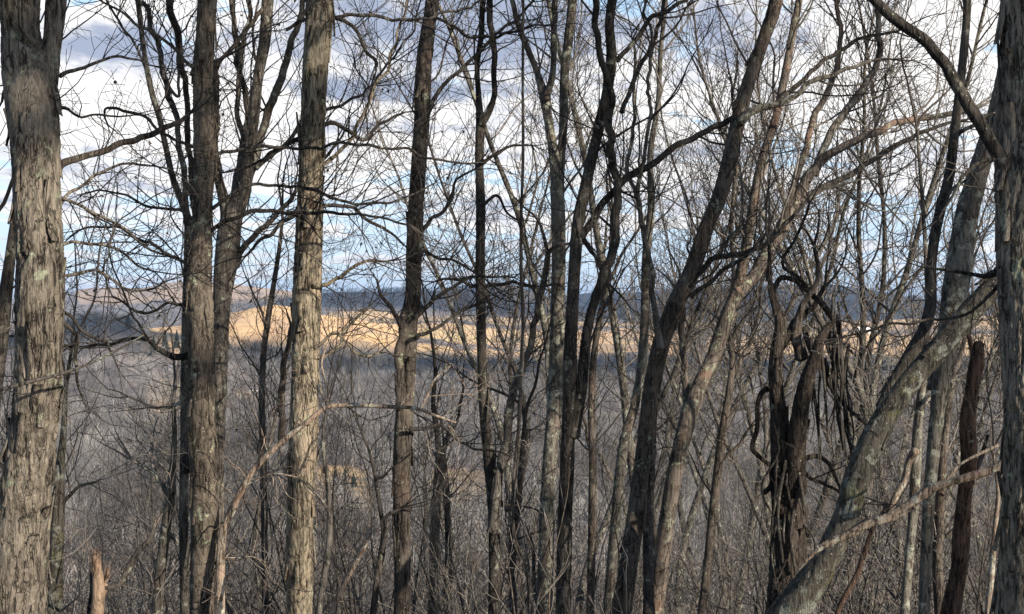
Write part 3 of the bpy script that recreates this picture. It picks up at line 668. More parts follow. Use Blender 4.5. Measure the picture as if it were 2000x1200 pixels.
build_tree('shagbark_tree', 'straight olive-tan trunk with black cracks and loose bark strips, third large trunk from left', T, 12.5, 'olive',
    '584,1200,48 584,1100,52 586,1000,52 590,900,52 593,800,52 596,700,52 599,600,55 602,500,53 605,400,50 609,300,48 612,200,48 618,110,50 623,50,52 624,0,52',
    [('600,255,9 640,240,8 665,250,8 700,262,7 740,240,6 790,220,4', dict(mat='dark', twd=6, twl=(.3, .9), S=CURL)),
     ('560,60,5 600,38,8 700,38,7 800,38,6 900,20,5 960,0,4', dict(mat='dark', twd=6, twl=(.3, .9), S=CURL)),
     ('620,330,8 680,280,7 740,150,6 790,60,5 800,0,4', dict(twd=5, twl=(.3, 1.0), S=CURL)),
     ('615,400,8 670,415,7 740,440,6 790,480,4', dict(mat='dark', twd=7, twl=(.3, .9), S=CURL)),
     ('610,560,8 660,552,7 700,520,6 760,510,4', dict(twd=6, twl=(.3, .8), S=CURL)),
     ('640,30,8 700,55,7 730,110,6 735,140,4', dict(mat='dark', twd=4, twl=(.3, .8), S=CURL)),
     ('590,400,9 560,430,8 520,470,7 480,500,5', dict(mat='dark', twd=5, twl=(.3, .8), S=CURL)),
     ('590,270,8 550,290,7 520,310,6 470,330,4', dict(mat='dark', twd=5, twl=(.3, .8), S=CURL)),
     ('610,700,7 640,690,6 680,640,5 720,600,4', dict(twd=8, twl=(.3, .8), S=CURL)),
     ('615,680,6 650,650,5 690,700,5 740,690,4', dict(twd=8, twl=(.3, .8), S=CURL))],
    top=6, amp=0.011, plates=130, twd=1.2, twl=(.3, 1.0), seed=17, S=CURL, furrow=0.07, du=0.0085)
build_tree('tree', 'grey-brown trunk with sunlit lower half and bent middle, just left of centre', T, 13, 'brown',
    '785,1200,32 785,1100,31 784,1000,33 785,900,35 790,800,35 794,700,37 798,640,32 806,580,30 808,500,30 812,400,29 818,320,30 823,250,30 826,180,30 829,110,29 838,50,27 845,0,27',
    [('780,800,12 778,700,18 784,640,20 792,590,14 800,560,10', dict(twd=1, tip=False)),
     ('838,215,10 855,180,8 900,125,7 930,98,7 970,62,6 1000,38,6 1030,0,5', dict(mat='dark', twd=4)),
     ('785,640,9 760,600,8 742,570,6 735,545,4', dict(mat='dark', twd=6, twl=(.2, .6))),
     ('822,450,8 850,425,7 880,380,7 900,340,5 930,330,4', dict(twd=5, twl=(.3, .8), S=CURL)),
     ('810,620,9 850,590,8 880,560,7 930,545,6 990,540,4', dict(mat='dark', twd=7, twl=(.4, 1.1), S=CURL)),
     ('812,660,8 850,640,7 900,600,6 950,590,4', dict(mat='dark', twd=7, twl=(.4, 1.0), S=CURL)),
     ('815,500,6 850,490,6 900,510,5 940,540,4', dict(twd=8, twl=(.3, .9), S=CURL)),
     ('835,30,7 870,40,6 930,70,6 1000,60,5 1040,50,4', dict(mat='dark', twd=5, twl=(.3, .8), S=CURL)),
     ('800,840,8 850,830,7 900,870,5 960,880,4', dict(mat='dark', twd=5, twl=(.3, .8), S=CURL))],
    top=5, plates=45, twd=1.8, twl=(.4, 1.1), seed=19, S=CURL, furrow=0.045)
build_tree('tree', 'slender wavy dark trunk at centre, splitting into two snaking strands near the top', T, 14, 'dark',
    '965,1200,24 966,1100,23 964,1000,23 955,900,21 946,800,20 941,700,18 939,600,18 938,500,18 939,400,19 936,320,17 938,250,17 935,190,11 932,130,10 940,70,11 944,0,11',
    [('940,245,13 951,222,12 959,190,11 957,140,11 951,70,12 947,0,12', dict(twd=2)), ('962,1040,20 972,980,18 985,900,16 1000,820,16 1015,750,14 1035,670,13 1055,590,12 1070,500,11', dict(mat='grey', twd=4)),
     ('942,320,7 970,295,6 1000,280,5 1040,285,3', dict(twd=4, twl=(.2, .6))), ('945,400,6 970,380,6 985,400,5 1010,430,4', dict(twd=6, twl=(.3, .7), S=CURL)),
     ('945,560,7 990,545,6 1040,560,5', dict(twd=7, twl=(.4, .9), S=CURL)), ('938,560,7 890,540,6 850,550,4', dict(twd=7, twl=(.4, .9), S=CURL))],
    ['1022,-200,5 1022,0,5 1021,150,5 1022,300,5 1018,420,6 1018,520,6 1021,620,6 1021,700,6 1014,800,6 1010,900,6 1000,980,6 1005,1060,5 1030,1130,4'],
    seed=23, twd=2.2, twl=(.3, 1.0), S=CURL, top=4)
build_tree('tree', 'tall lichened trunk right of centre that forks twice into upright stems', T, 16, 'lichen',
    '1063,1200,32 1066,1100,30 1068,1000,29 1074,900,28 1082,800,28 1086,700,28 1089,600,27 1091,500,27 1090,420,27 1087,350,24 1078,280,18 1068,220,18 1063,190,20 1048,140,12 1030,95,12 1012,50,11 1000,0,10',
    [('1090,400,20 1095,320,17 1100,250,17 1102,150,17 1110,80,18 1118,0,18', dict(twd=3)), ('1066,195,14 1077,150,12 1083,90,12 1087,40,12 1089,0,12', dict(twd=3))],
    seed=29, twd=2.4, twl=(.5, 1.4), top=5, tmat='twig_grey')
build_tree('tree', 'dark trunk with a long limb sweeping up to the right across the sky', T, 14, 'dark',
    '1100,1200,31 1102,1100,30 1104,1000,28 1108,900,28 1111,800,26 1113,700,25 1118,600,24 1124,500,24 1130,430,23 1142,370,22 1158,300,20 1172,240,20 1186,180,20 1194,110,20 1190,50,18 1196,0,18',
    [('1118,850,26 1133,780,24 1148,680,20 1164,600,18 1185,540,18 1206,490,17 1219,440,17 1217,380,16 1210,310,16 1202,250,15 1206,210,14 1192,160,13 1178,110,13 1168,50,13 1166,0,13', dict(twd=2)),
     ('1134,465,14 1160,430,14 1190,390,14 1225,350,14 1270,322,13 1320,282,12 1380,245,11 1440,210,11 1490,192,9 1540,150,9 1600,112,8 1660,82,7 1740,64,5', dict(twd=3, drift=.3)),
     ('1214,220,9 1228,180,9 1245,130,9 1270,75,8 1305,0,7', dict(twd=3)), ('1205,120,9 1235,80,9 1265,38,9 1305,20,8 1360,0,6', dict(twd=3)),
     ('1135,460,10 1160,500,8 1185,550,7', dict(twd=4, twl=(.3, .8)))],
    seed=31, twd=2.0, twl=(.4, 1.3), top=5, furrow=0.04)
build_tree('tree', 'brown bent trunk leaning strongly right, from bottom centre to the upper right sky', T, 14, 'brown',
    '1215,1200,38 1226,1120,36 1238,1040,34 1250,950,33 1261,860,32 1270,770,31 1282,710,32 1298,650,34 1322,590,36 1345,545,34 1362,500,31 1382,440,29 1405,385,29 1422,320,28 1436,260,28 1450,200,27 1468,140,24 1488,85,24 1508,30,26 1516,0,26',
    [('1268,1200,20 1266,1050,20 1270,920,20 1274,820,18', dict(mat='dark', twd=1, tip=False)),
     ('1345,560,12 1370,520,11 1400,494,10 1450,485,10 1500,462,9 1540,430,8 1570,400,6', dict(mat='dark', twd=4)),
     ('1350,580,9 1390,555,8 1430,515,8 1470,490,6', dict(mat='dark', twd=4)),
     ('1290,680,14 1284,620,12 1280,570,11 1276,500,10 1264,420,9 1258,330,8 1262,200,7 1256,80,6 1250,0,5', dict(twd=3, mat='grey')),
     ('1445,240,16 1475,215,14 1510,205,12 1560,190,10 1620,150,9 1700,120,6', dict(twd=3, mat='lichen'))],
    seed=37, twd=2.0, twl=(.4, 1.3), top=5, plates=45)
build_tree('tree', 'lichened trunk leaning right beside the brown bent trunk, forking at mid height', T, 15, 'pink',
    '1278,1200,36 1292,1100,34 1303,1020,31 1314,950,31 1326,890,31 1338,840,32 1352,790,34 1372,740,28 1392,700,28 1408,655,30 1424,610,29 1440,565,26 1454,500,22 1466,430,19 1478,360,18 1492,300,17 1512,240,16 1530,160,16 1545,80,15 1560,0,14',
    [('1345,800,18 1342,740,14 1337,660,12 1334,600,11', dict(twd=3, twl=(.4, 1.))),
     ('1440,570,22 1470,545,24 1500,500,26 1530,450,24 1560,395,24 1590,340,20 1630,300,16 1690,268,14 1760,240,12 1830,226,11 1900,216,8', dict(twd=3)),
     ('1590,340,16 1620,270,15 1650,215,14 1690,150,13 1720,80,12 1725,0,10', dict(twd=3, mat='grey')), ('1560,395,16 1610,360,13 1680,320,11 1750,280,10 1860,238,6', dict(twd=3, mat='grey')),
     ('1530,450,14 1545,370,13 1570,290,13 1600,210,12 1640,120,11 1650,60,9 1640,0,8', dict(twd=3))],
    seed=41, twd=2.0, twl=(.5, 1.5), top=4, tmat='twig_grey')
build_tree('tree', 'black gnarled tree hung with drooping dead vines, right of centre', T, 12.5, 'gnarl',
    '1540,1200,76 1540,1100,68 1541,1000,62 1535,930,56 1526,860,38 1520,800,30 1514,740,26 1516,690,24 1523,640,20 1518,605,16 1508,580,12 1504,545,9 1502,480,6',
    [('1552,960,40 1556,880,36 1563,810,33 1575,750,29 1592,700,24 1603,664,19 1617,640,13 1632,626,7', dict(twd=1, tip=False)),
     ('1518,690,16 1535,662,16 1552,640,15 1570,625,12 1592,598,10 1610,560,8', dict(twd=3, twl=(.3, .8))),
     ('1513,590,9 1514,565,9 1530,548,10 1556,554,10 1580,576,11 1606,604,12 1628,636,13 1640,665,11 1640,740,7', dict(twd=1, tip=False)),
     ('1572,640,10 1580,680,10 1600,712,10 1622,750,9 1650,790,8 1700,836,5', dict(twd=2, twl=(.2, .5))),
     ('1508,760,10 1492,762,10 1480,790,9 1472,830,9 1466,865,9 1485,895,8 1502,925,8 1504,950,10 1492,964,10', dict(twd=2, tip=False, twl=(.2, .5))),
     ('1565,895,10 1595,890,9 1625,910,8 1640,950,6', dict(twd=3)), ('1560,915,8 1600,945,7 1650,965,5', dict(twd=3)),
     ('1566,700,22 1562,650,20 1580,600,12 1600,540,9 1590,480,7', dict(twd=3, mat='brown')), ('1575,560,7 1540,520,6 1560,470,6 1580,400,5', dict(twd=4)),
     ('1530,1000,30 1520,900,26 1512,820,16', dict(twd=0, tip=False))],
    ['1632,640,10 1628,690,9 1630,760,6', '1640,660,8 1645,720,7 1642,800,4', '1600,640,6 1610,740,6 1618,860,4', '1636,700,6 1650,780,6 1660,860,5 1664,905,3', '1612,700,6 1640,800,5 1655,900,4',
     '1590,760,6 1600,850,6 1604,920,3', '1650,780,6 1652,830,6 1662,880,4', '1626,720,7 1635,800,6 1648,880,4', '1560,960,7 1545,1040,7 1555,1120,6', '1535,900,6 1520,1000,6 1530,1100,6', '1580,820,8 1560,900,8 1572,990,7'] + tangle(),
    seed=43, twd=1.5, twl=(.3, .9), top=0, amp=0.02, furrow=0.05, plates=20, low=.6, S=CURL)
build_tree('tree', 'big lichen-patched trunk curving diagonally from the bottom up to the right edge', T, 9.5, 'moss',
    '1490,1290,92 1535,1215,78 1578,1150,64 1616,1090,53 1640,1040,48 1658,995,47 1672,945,49 1690,895,48 1712,845,45 1742,797,43 1778,747,42 1815,703,43 1855,657,44 1895,610,43 1930,572,41 1965,530,40 2010,460,38 2060,380,34',
    [], seed=47, twd=.5, twl=(.3, .8), top=0, amp=0.008, furrow=0.07, low=.3, drift=0.0, plates=12)
build_tree('tree', 'slim dark stem curving up off the big diagonal lichen-patched trunk', T, 9.9, 'dark',
    '1716,795,12 1735,762,20 1760,722,24 1785,680,26 1806,640,24 1818,590,22 1818,530,20 1824,470,20 1836,410,20 1852,350,20 1860,290,18 1870,200,17 1880,110,16 1888,0,15',
    [('1862,270,8 1900,245,7 1940,222,5', dict(twd=2)), ('1830,440,6 1860,380,6 1900,340,4', dict(twd=2))], seed=53, twd=1.2, twl=(.3, .9), top=3, ground=False)
build_tree('tree', 'stout pale grey trunk leaning up behind the near trunk at the right edge', T, 12, 'lichen',
    '1806,1200,22 1810,1100,22 1814,1000,23 1822,900,25 1832,800,29 1843,720,38 1856,640,46 1868,550,50 1878,480,48 1890,410,44 1906,350,40 1924,290,36 1945,220,32 1965,120,28 1985,0,24',
    [('1856,640,18 1835,690,14 1815,760,12', dict(twd=1, tip=False))], seed=59, twd=1.0, twl=(.4, 1.2), top=4, amp=0.004)
build_tree('shagbark_tree', 'near furrowed trunk cut off by the right edge of the view', T, 7.5, 'shag',
    '2006,1200,106 2008,1000,92 2010,800,94 2008,700,96 2006,600,100 2002,500,102 2000,400,102 1999,300,104 2002,200,100 2006,100,100 2008,0,104',
    [('1968,330,26 1940,285,26 1918,255,25 1885,210,24 1850,162,23 1810,118,22 1770,72,21 1730,35,20 1690,0,18', dict(mat='dark', twd=.8, ext=2.5, drift=.15)),
     ('1966,530,18 1930,545,12 1890,540,8 1850,530,6 1820,524,4', dict(mat='dark', twd=4, twl=(.15, .5))),
     ('1962,310,9 1900,330,7 1850,385,6 1830,430,4', dict(mat='dark', twd=2, twl=(.15, .5))),
     ('1962,545,8 1900,600,6 1800,625,5 1700,640,5 1640,660,3', dict(mat='dark', twd=3, twl=(.2, .5)))],
    top=5, amp=0.019, plates=120, twd=1.0, twl=(.15, .5), seed=61, furrow=0.05, du=0.007)
build_tree('tree', 'slim brown trunk between the brown bent trunk and the black gnarled tree', T, 17, 'brown',
    '1372,1200,18 1384,1100,18 1393,1000,17 1402,920,17 1412,840,16 1424,770,14 1430,700,10 1424,640,8 1432,540,7 1428,430,7 1440,300,6 1430,200,5', ['1404,900,8 1440,870,7 1462,840,5', '1428,740,8 1450,690,7 1480,600,6 1485,500,5'],
    seed=67, twd=3, twl=(.4, 1.2), top=0)
build_tree('tree', 'swaying lichen-grey trunk between the long-limbed dark trunk and the brown bent trunk', T, 18, 'lichen',
    '1188,1200,20 1195,1100,20 1204,1000,20 1210,930,20 1220,860,20 1238,800,18 1250,740,18 1256,680,18 1260,600,17 1262,500,16 1272,400,14 1270,300,12 1285,200,10 1290,100,9 1300,0,8', ['1262,480,10 1240,400,9 1222,330,8 1235,230,7 1240,100,6'], seed=71, twd=3, twl=(.5, 1.4), top=4, tmat='twig_grey')
build_tree('tree', 'thin straight brown trunk right beside the long-limbed dark trunk', T, 17, 'brown',
    '1153,1200,15 1155,1100,15 1157,1000,15 1158,900,15 1156,800,15 1160,700,13 1175,600,11 1190,520,8 1195,420,7', ['1155,880,8 1140,830,7 1130,780,5'], seed=73, twd=3, twl=(.4, 1.1), top=0)
build_tree('tree', 'thin crooked stem between the wavy dark centre trunk and the twice-forked lichened trunk', T, 16, 'brown',
    '1002,1200,16 1000,1100,16 1002,1040,15 1012,980,13 1018,900,9 1025,820,8', [('1010,1010,9 1030,1050,8 1045,1150,6', dict(mat='deadpale')), ('990,1000,7 975,960,6 980,900,5', {})], seed=79, twd=4, twl=(.3, .9), top=0)
build_tree('tree', 'dark grey trunk tapering to a thin top just right of the half-sunlit bent trunk', T, 20, 'dark',
    '846,1200,22 848,1100,20 851,1000,19 855,950,17 857,900,14 854,850,11 846,790,9 850,720,7 840,640,5', ['872,1200,16 876,1050,14 868,930,13 866,880,8', '860,900,10 875,860,8 900,820,6 905,760,5'], seed=83, twd=3, twl=(.4, 1.2), top=0)
build_tree('tree', 'thin dark straight trunk in front of the golden fields, left of the olive-tan trunk', T, 20, 'brown',
    '518,1200,13 516,1050,13 514,900,13 511,800,13 514,700,12 524,620,11 534,560,10 545,490,8 552,430,6', ['550,860,12 550,760,13 556,700,11 568,640,8', '522,640,5 500,580,4 480,540,3'], seed=89, twd=3.5, twl=(.4, 1.2), top=0)
build_tree('tree', 'slim green-lichened trunk between the thickest left trunk and the lichen-knobbed trunk', T, 15, 'lichen',
    '305,1200,21 312,1120,21 322,1040,21 330,980,19 336,920,14 340,850,10 338,780,7', ['330,980,10 300,930,8 260,900,6', '322,1040,8 350,1060,7 372,1075,5'], seed=97, twd=4, twl=(.4, 1.2), top=0, tmat='twig_red')
build_tree('tree', 'mossy slim trunk tucked against the right foot of the thickest left trunk', T, 12, 'moss',
    '104,1200,30 108,1100,27 112,1000,24 116,920,18 124,840,12 128,760,9 140,680,6', ['112,990,8 150,960,6 190,940,4'], seed=101, twd=4, twl=(.4, 1.1), top=0, tmat='twig_red', amp=.004)
build_tree('tree', 'pale slim trunk with blotched bark right of the diagonal mossy trunk', T, 13, 'lichen',
    '1768,1200,17 1776,1100,17 1785,1000,18 1789,920,20 1792,850,19 1799,780,16 1806,700,13 1812,620,10 1808,500,8 1800,380,7 1790,250,6', [('1790,880,13 1770,930,13 1748,980,12 1730,1020,10', dict(mat='deadpale', twd=2, tip=False)), '1797,800,8 1840,760,7 1880,740,5'], seed=103, twd=3, twl=(.3, 1.0), top=0)
build_tree('tree', 'reddish-brown stem with pale streaks between the blotched slim trunk and the rotten snag', T, 14, 'brown',
    '1838,1200,22 1832,1100,20 1836,1000,18 1842,900,17 1850,820,15 1858,760,12 1880,680,9 1900,600,7', ['1842,900,8 1870,850,7 1900,830,5', '1850,1050,8 1880,1000,6 1890,960,5'], seed=107, twd=4, twl=(.3, 1.0), top=0, tmat='twig_red')
build_tree('tree', 'young pale stem at the foot of the near trunk on the right edge', T, 10, 'deadpale',
    '1932,1200,12 1938,1120,12 1944,1040,10 1950,960,7 1940,880,5', [], seed=109, twd=4, twl=(.2, .6), top=0)
build_tree('sapling', 'pale smooth sapling right of the foot of the olive-tan trunk', 'sapling', 10.5, 'grey',
    '622,1200,13 634,1120,12 642,1060,12 643,1000,11 638,930,9 630,860,6 640,780,4', ['643,1010,6 620,970,5 600,950,3'], seed=113, twd=3, twl=(.2, .7), top=0, low=.1)
build_tree('sapling', 'dark forked sapling between the frame centre trunk and the half-lit trunk', 'sapling', 13, 'dark',
    '728,1200,13 738,1120,12 745,1080,14 748,1040,9 740,980,8 732,930,7 720,880,5 700,830,4', ['745,1080,8 760,1010,7 790,990,4', '732,935,6 750,925,5 765,915,3'], seed=127, twd=4, twl=(.2, .8), top=0, low=.1)

# broken snags and loose dead wood
def snag(name, label, d, trunk, mat, seed, spikes, broken='bare', extra=(), amp=.006):
    rg = random.Random(seed); path = smooth_path(to_ground(rows(trunk, d, 0, seed)), 0.02); b0 = path[0]; loc = (float(b0[0]), float(b0[1]), float(b0[2] + .2))
    root = thing(name, label, 'tree stump' if name == 'broken_stump' else 'dead tree', loc)
    V, F = bark_tube(path, 0.01, 0, amp, seed, 8, .04); mesh_obj('trunk', V, F, M[mat], loc, root)
    e = path[-1]; ps = []
    for _ in range(spikes):
        a = rg.uniform(0, 6.28); q = rg.uniform(0, .95) * e[3]; p = np.array([e[0] + q * math.cos(a), e[1] + q * math.sin(a), e[2] - .05]); L = rg.uniform(.03, .13)
        t = p + np.array([rg.gauss(.012, .015), rg.gauss(0, .012), L]); ps.append(([p, (p + t) / 2, t], [e[3] * .20, e[3] * .13, .0012]))
    V, F = tubes(ps, 5); mesh_obj('splintered_top', V, F, M[broken], loc, root, smooth=False)
    for j, (txt, mt, sp) in enumerate(extra):
        pth = smooth_path(rows(txt, d - .02, 0, j), .02); V, F = bark_tube(pth, .009, 0, .003, seed + j, 0, .03); mesh_obj('limb', V, F, M[mt], loc, root)
        if sp:
            e = pth[-1]; dv = np.array(unit(pth[-1, :3] - pth[-3, :3])); ps = []
            for _ in range(sp):
                o = np.array([rg.gauss(0, .35), rg.gauss(0, .35), rg.gauss(0, .35)]); t = e[:3] + (dv + o * .5) * rg.uniform(.05, .14)
                ps.append(([e[:3] - dv * .02, (e[:3] + t) / 2, t], [e[3] * .26, e[3] * .12, .001]))
            V, F = tubes(ps, 4); mesh_obj('splinters', V, F, M[broken], loc, root, smooth=False)
    return root
snag('broken_stump', 'broken stump of orange split wood with pale splinters at bottom left', 10.5, '176,1290,30 184,1220,26 190,1180,24 190,1140,22 187,1100,17 186,1086,15', 'bare', 131, 16, 'bare', [('186,1190,24 196,1160,20 202,1142,15', 'bare', 34), ('205,1150,7 232,1142,11 250,1110,12 268,1080,11 290,1055,8 300,1030,5', 'dark', 3), ('172,1200,9 178,1150,8 176,1100,6', 'dark', 3)], amp=.008)
snag('broken_snag', 'rotten reddish snag with a jagged broken top near the right edge', 12, '1848,1290,40 1858,1200,36 1873,1120,30 1879,1050,33 1884,980,27 1893,900,30 1890,830,29 1899,760,24 1908,710,27 1912,670,17', 'red', 137, 12, 'red', [('1905,700,10 1890,650,8 1880,620,5', 'red', 4), ('1884,960,12 1915,900,10 1930,850,6', 'brown', 0)], amp=.014)
def loose(name, label, cat, d, txt, mat, seed, drift=0, twd=1.5, amp=.004, plates=0, twl=(.1, .5), tmat='twig', extra=()):
    rg = random.Random(seed); pth = smooth_path(rows(txt, d, drift, seed), .018); b0 = pth[0]; loc = tuple(float(v) for v in b0[:3])
    root = thing(name, label, cat, loc); parts = [bark_tube(pth, .0075, 0, amp, seed, plates, .03)]
    tw = []; sprout(pth, twd, twl, 1, rg, tw, CURL, .05, 1, .2)
    for t_ in extra:
        p2 = smooth_path(rows(t_, d, drift, seed + 1), .02); V, F = bark_tube(p2, .0075, 0, .001, seed, 0, .03); mesh_obj('fork', V, F, M[mat], loc, root); sprout(p2, twd, twl, 1, rg, tw, CURL, .1, 1, .2)
    if tw: V, F = join(parts + [twig_mesh(tw)])
    else: V, F = join(parts)
    mesh_obj('stem', V, F, M[mat], loc, root)
    return root
loose('fallen_branch', 'pale peeling dead branch sloping across the big diagonal trunk at bottom right', 'branch', 8.6,
      '1968,895,12 1945,915,15 1900,930,15 1860,942,14 1820,955,17 1780,985,18 1740,1010,17 1700,1022,14 1660,1045,14 1620,1062,11 1590,1082,8 1560,1115,5', 'deadpale', 139, 0.02, .8, .006, 6, extra=['1850,938,5 1880,905,5 1950,870,7'])
loose('bent_branch', 'arching bare branch crossing in front of the olive-tan trunk and bending level', 'branch', 11.2,
      '428,1290,20 432,1060,16 452,1000,15 476,950,13 500,912,12 545,868,11 590,832,11 615,812,10 642,795,9 700,792,9 760,795,8 810,798,7 850,812,5 890,826,3', 'deadpale', 149, 0, 5, .002, twl=(.2, .9), tmat='twig_grey', extra=['640,797,5 636,750,4 628,710,4 640,670,3', '820,800,5 836,770,5 850,740,4 880,715,3'])  # paler bark stands in for sunlight on the shaded arch
loose('dead_stick', 'straight pale dead stick leaning at the bottom between two large left trunks', 'stick', 9.8, '630,1290,11 646,1200,10 668,1150,9 690,1110,9 706,1080,8 717,1062,4', 'deadpale', 151, 0, .3, .002)
loose('dead_stick', 'reddish dead stick rising from the bottom edge under the pale fallen branch', 'stick', 10.2, '1610,1290,10 1640,1190,10 1672,1130,11 1690,1080,10 1705,1035,7 1735,985,5', 'red', 157, 0, 2, .002)
loose('dead_stick', 'crooked whitish twig stick beside the foot of the dark lichen-knobbed trunk', 'stick', 10.6, '420,1290,7 428,1190,7 436,1150,6 440,1130,6 452,1120,5 480,1100,3', 'deadpale', 163, 0, 3, .001)
loose('low_branch', 'long thin pale branch crossing the face of the thickest left trunk', 'branch', 8.3, '-40,775,7 0,762,7 50,748,7 120,730,6 180,708,5 240,678,4 280,655,3', 'grey', 167, .3, 3, .001)
loose('vine', 'thin reddish vine hanging straight before the valley right of the frame centre trunk', 'vine', 12.8, '1023,-150,5 1022,0,5 1021,150,5 1021,300,5 1018,430,6 1018,540,6 1022,620,6 1018,700,6 1016,800,6 1006,900,6 1002,970,6 1006,1050,5 1030,1130,4 1032,1300,4', 'brown', 173, 0, 2, .0008)

# ------------------------------------------------------------------ trees further down the slope: a few kinds, copied
def proto_tree(kind, seed):
    rg = random.Random(seed); H = {'tall': 13.5, 'fork': 12.5, 'lean': 12.5, 'bushy': 9.0, 'pole': 12.0}[kind]
    root = bpy.data.objects.new('tree', None); COL.objects.link(root); root.empty_display_size = .2
    n = 14; p = np.array([0., 0, -.3]); d = np.array([rg.gauss(0, .05), rg.gauss(0, .05), 1.0]); r0 = {'tall': .082, 'fork': .088, 'lean': .078, 'bushy': .055, 'pole': .06}[kind]
    if kind == 'lean': d[0] += .35
    R_ = [[*p, r0 * 1.3]]
    for i in range(n):
        d = d + np.array([rg.gauss(0, .12), rg.gauss(0, .12), .05 if kind != 'lean' else 0.02]); d /= np.linalg.norm(d); p = p + d * H / n; R_.append([*p, max(.008, r0 * (1 - .93 * (i + 1) / n))])
    path = smooth_path(R_, .09); V, F = bark_tube(path, .03, 0, .006, seed, 0, .06)
    o = mesh_obj('trunk', V, F, M[{'tall': 'lichen', 'fork': 'grey', 'lean': 'lichen', 'bushy': 'brown', 'pole': 'dark'}[kind]], parent=root)
    tw = []; S = dict(wig=.30, trop=.06, gap=.19, step=.14, ratio=.55, spread=(.45, 1.0), kmin=.2, rmin=.0042)
    big = []
    k = {'tall': 11, 'fork': 13, 'lean': 12, 'bushy': 14, 'pole': 9}[kind]; lo = .15 if kind == 'bushy' else .42
    for j in range(k):
        q = lo + (0.95 - lo) * (j + rg.random()) / k; i = int(q * (len(path) - 1)); a = rg.uniform(0, 6.28); e = rg.uniform(.5, 1.15)
        L = (1 - q * .65) * {'tall': 4.2, 'fork': 5.0, 'lean': 4.2, 'bushy': 3.0, 'pole': 3.0}[kind] * rg.uniform(.7, 1.15)
        grow(tuple(path[i, :3]), (math.cos(a) * math.cos(e), math.sin(a) * math.cos(e), math.sin(e)), L, max(.010, path[i, 3] * .5), 2, rg, tw, S)
    sprout(path, 3, (.5, 1.6), 1, rg, tw, S, .3, 1, .5)
    tw.sort(key=lambda t: -t[1][0]); nf = max(4, sum(t[1][0] > .02 for t in tw)); fat, thin = tw[:nf], tw[nf:]
    V, F = tubes(fat, 6); mesh_obj('limb', V, F, M['grey'] if kind != 'pole' else M['dark'], parent=root)
    V, F = tubes(thin, 3); mesh_obj('crown', V, F, M['twig_grey' if kind in ('tall', 'lean') else 'twig'], parent=root)
    return root
def proto_shrub(seed, tm, H):
    rg = random.Random(seed); root = bpy.data.objects.new('shrub', None); COL.objects.link(root); root.empty_display_size = .2
    S = dict(wig=.20, trop=.05, gap=.17, step=.10, ratio=.5, spread=(.4, 1.1), kmin=.15, rmin=.0034); st, tw = [], []
    for _ in range(rg.randint(5, 9)):
        a = rg.uniform(0, 6.28); e = rg.uniform(1.0, 1.5); b = []
        grow((rg.gauss(0, .25), rg.gauss(0, .25), -.15), (math.cos(a) * math.cos(e), math.sin(a) * math.cos(e), math.sin(e)), H * rg.uniform(.6, 1.1), .016, 2, rg, b, S)
        st.append(b[-1]); tw += b[:-1]
    V, F = tubes(st, 6); mesh_obj('stems', V, F, M['brown' if tm == 'twig_red' else 'grey'], parent=root)
    V, F = tubes(tw, 3); mesh_obj('twigs', V, F, M[tm], parent=root)
    return root
def copy_thing(src, loc, rz, sc, tilt=0.0):
    c = src.copy(); COL.objects.link(c); c.location = loc; c.rotation_euler = (0, tilt, rz); c.scale = (sc, sc, sc)
    for ch in src.children:
        k = ch.copy(); COL.objects.link(k); k.parent = c
    return c
protos = {'tall': [proto_tree('tall', 201), proto_tree('tall', 202)], 'fork': [proto_tree('fork', 203), proto_tree('fork', 204)], 'lean': [proto_tree('lean', 205)],
          'bushy': [proto_tree('bushy', 206), proto_tree('bushy', 207)], 'pole': [proto_tree('pole', 208), proto_tree('pole', 209)]}
shr = [proto_shrub(221, 'twig_red', 3.4), proto_shrub(222, 'twig', 3.0), proto_shrub(223, 'twig_grey', 3.6), proto_shrub(224, 'twig_red', 2.6)]
used = set(); rs = random.Random(77)
LBL = {'tall': ('pale lichen-grey bare tree standing among its like further down the slope', 'pale bare trees down the slope'),
       'fork': ('spreading grey bare tree with many forking limbs further down the slope', 'spreading grey trees down the slope'),
       'lean': ('pale bare tree leaning to one side further down the slope', 'leaning pale trees down the slope'),
       'bushy': ('low brown twiggy tree further down the slope', 'low twiggy trees down the slope'),
       'pole': ('slim dark pole-like bare tree further down the slope', 'slim dark trees down the slope')}
def put(src, lab, cat, grp, px, d, sc, tilt=0.0, rz=None):
    x = (px - 1000) / FPX * d; loc = (x, d, gz(x, d) - .05); rz = rs.uniform(0, 6.28) if rz is None else rz
    if src.name in used: o = copy_thing(src, loc, rz, sc, tilt)
    else: used.add(src.name); o = src; o.location = loc; o.rotation_euler = (0, tilt, rz); o.scale = (sc,) * 3
    tag(o, lab, cat, grp)
def put_tree(kind, px, d, sc, tilt=0.0, rz=None):
    put(rs.choice(protos[kind]), LBL[kind][0], 'tree', LBL[kind][1], px, d, sc, tilt, rz)
# right half: tall crowns reach up over the sky
N_R = 38
for k in range(N_R):
    px = 985 + 1000 * ((k * 0.618 + .13) % 1.0) + rs.gauss(0, 12); d = 19 + 42 * ((k * 0.755 + .3) % 1.0)
    kind = rs.choice(['tall', 'fork', 'lean', 'tall', 'pole']); sc = rs.uniform(.85, 1.25) * (0.8 + d / 75)
    put_tree(kind, px, d, sc, rs.gauss(0.04, .06), rs.uniform(-.9, .9) if kind == 'lean' else None)
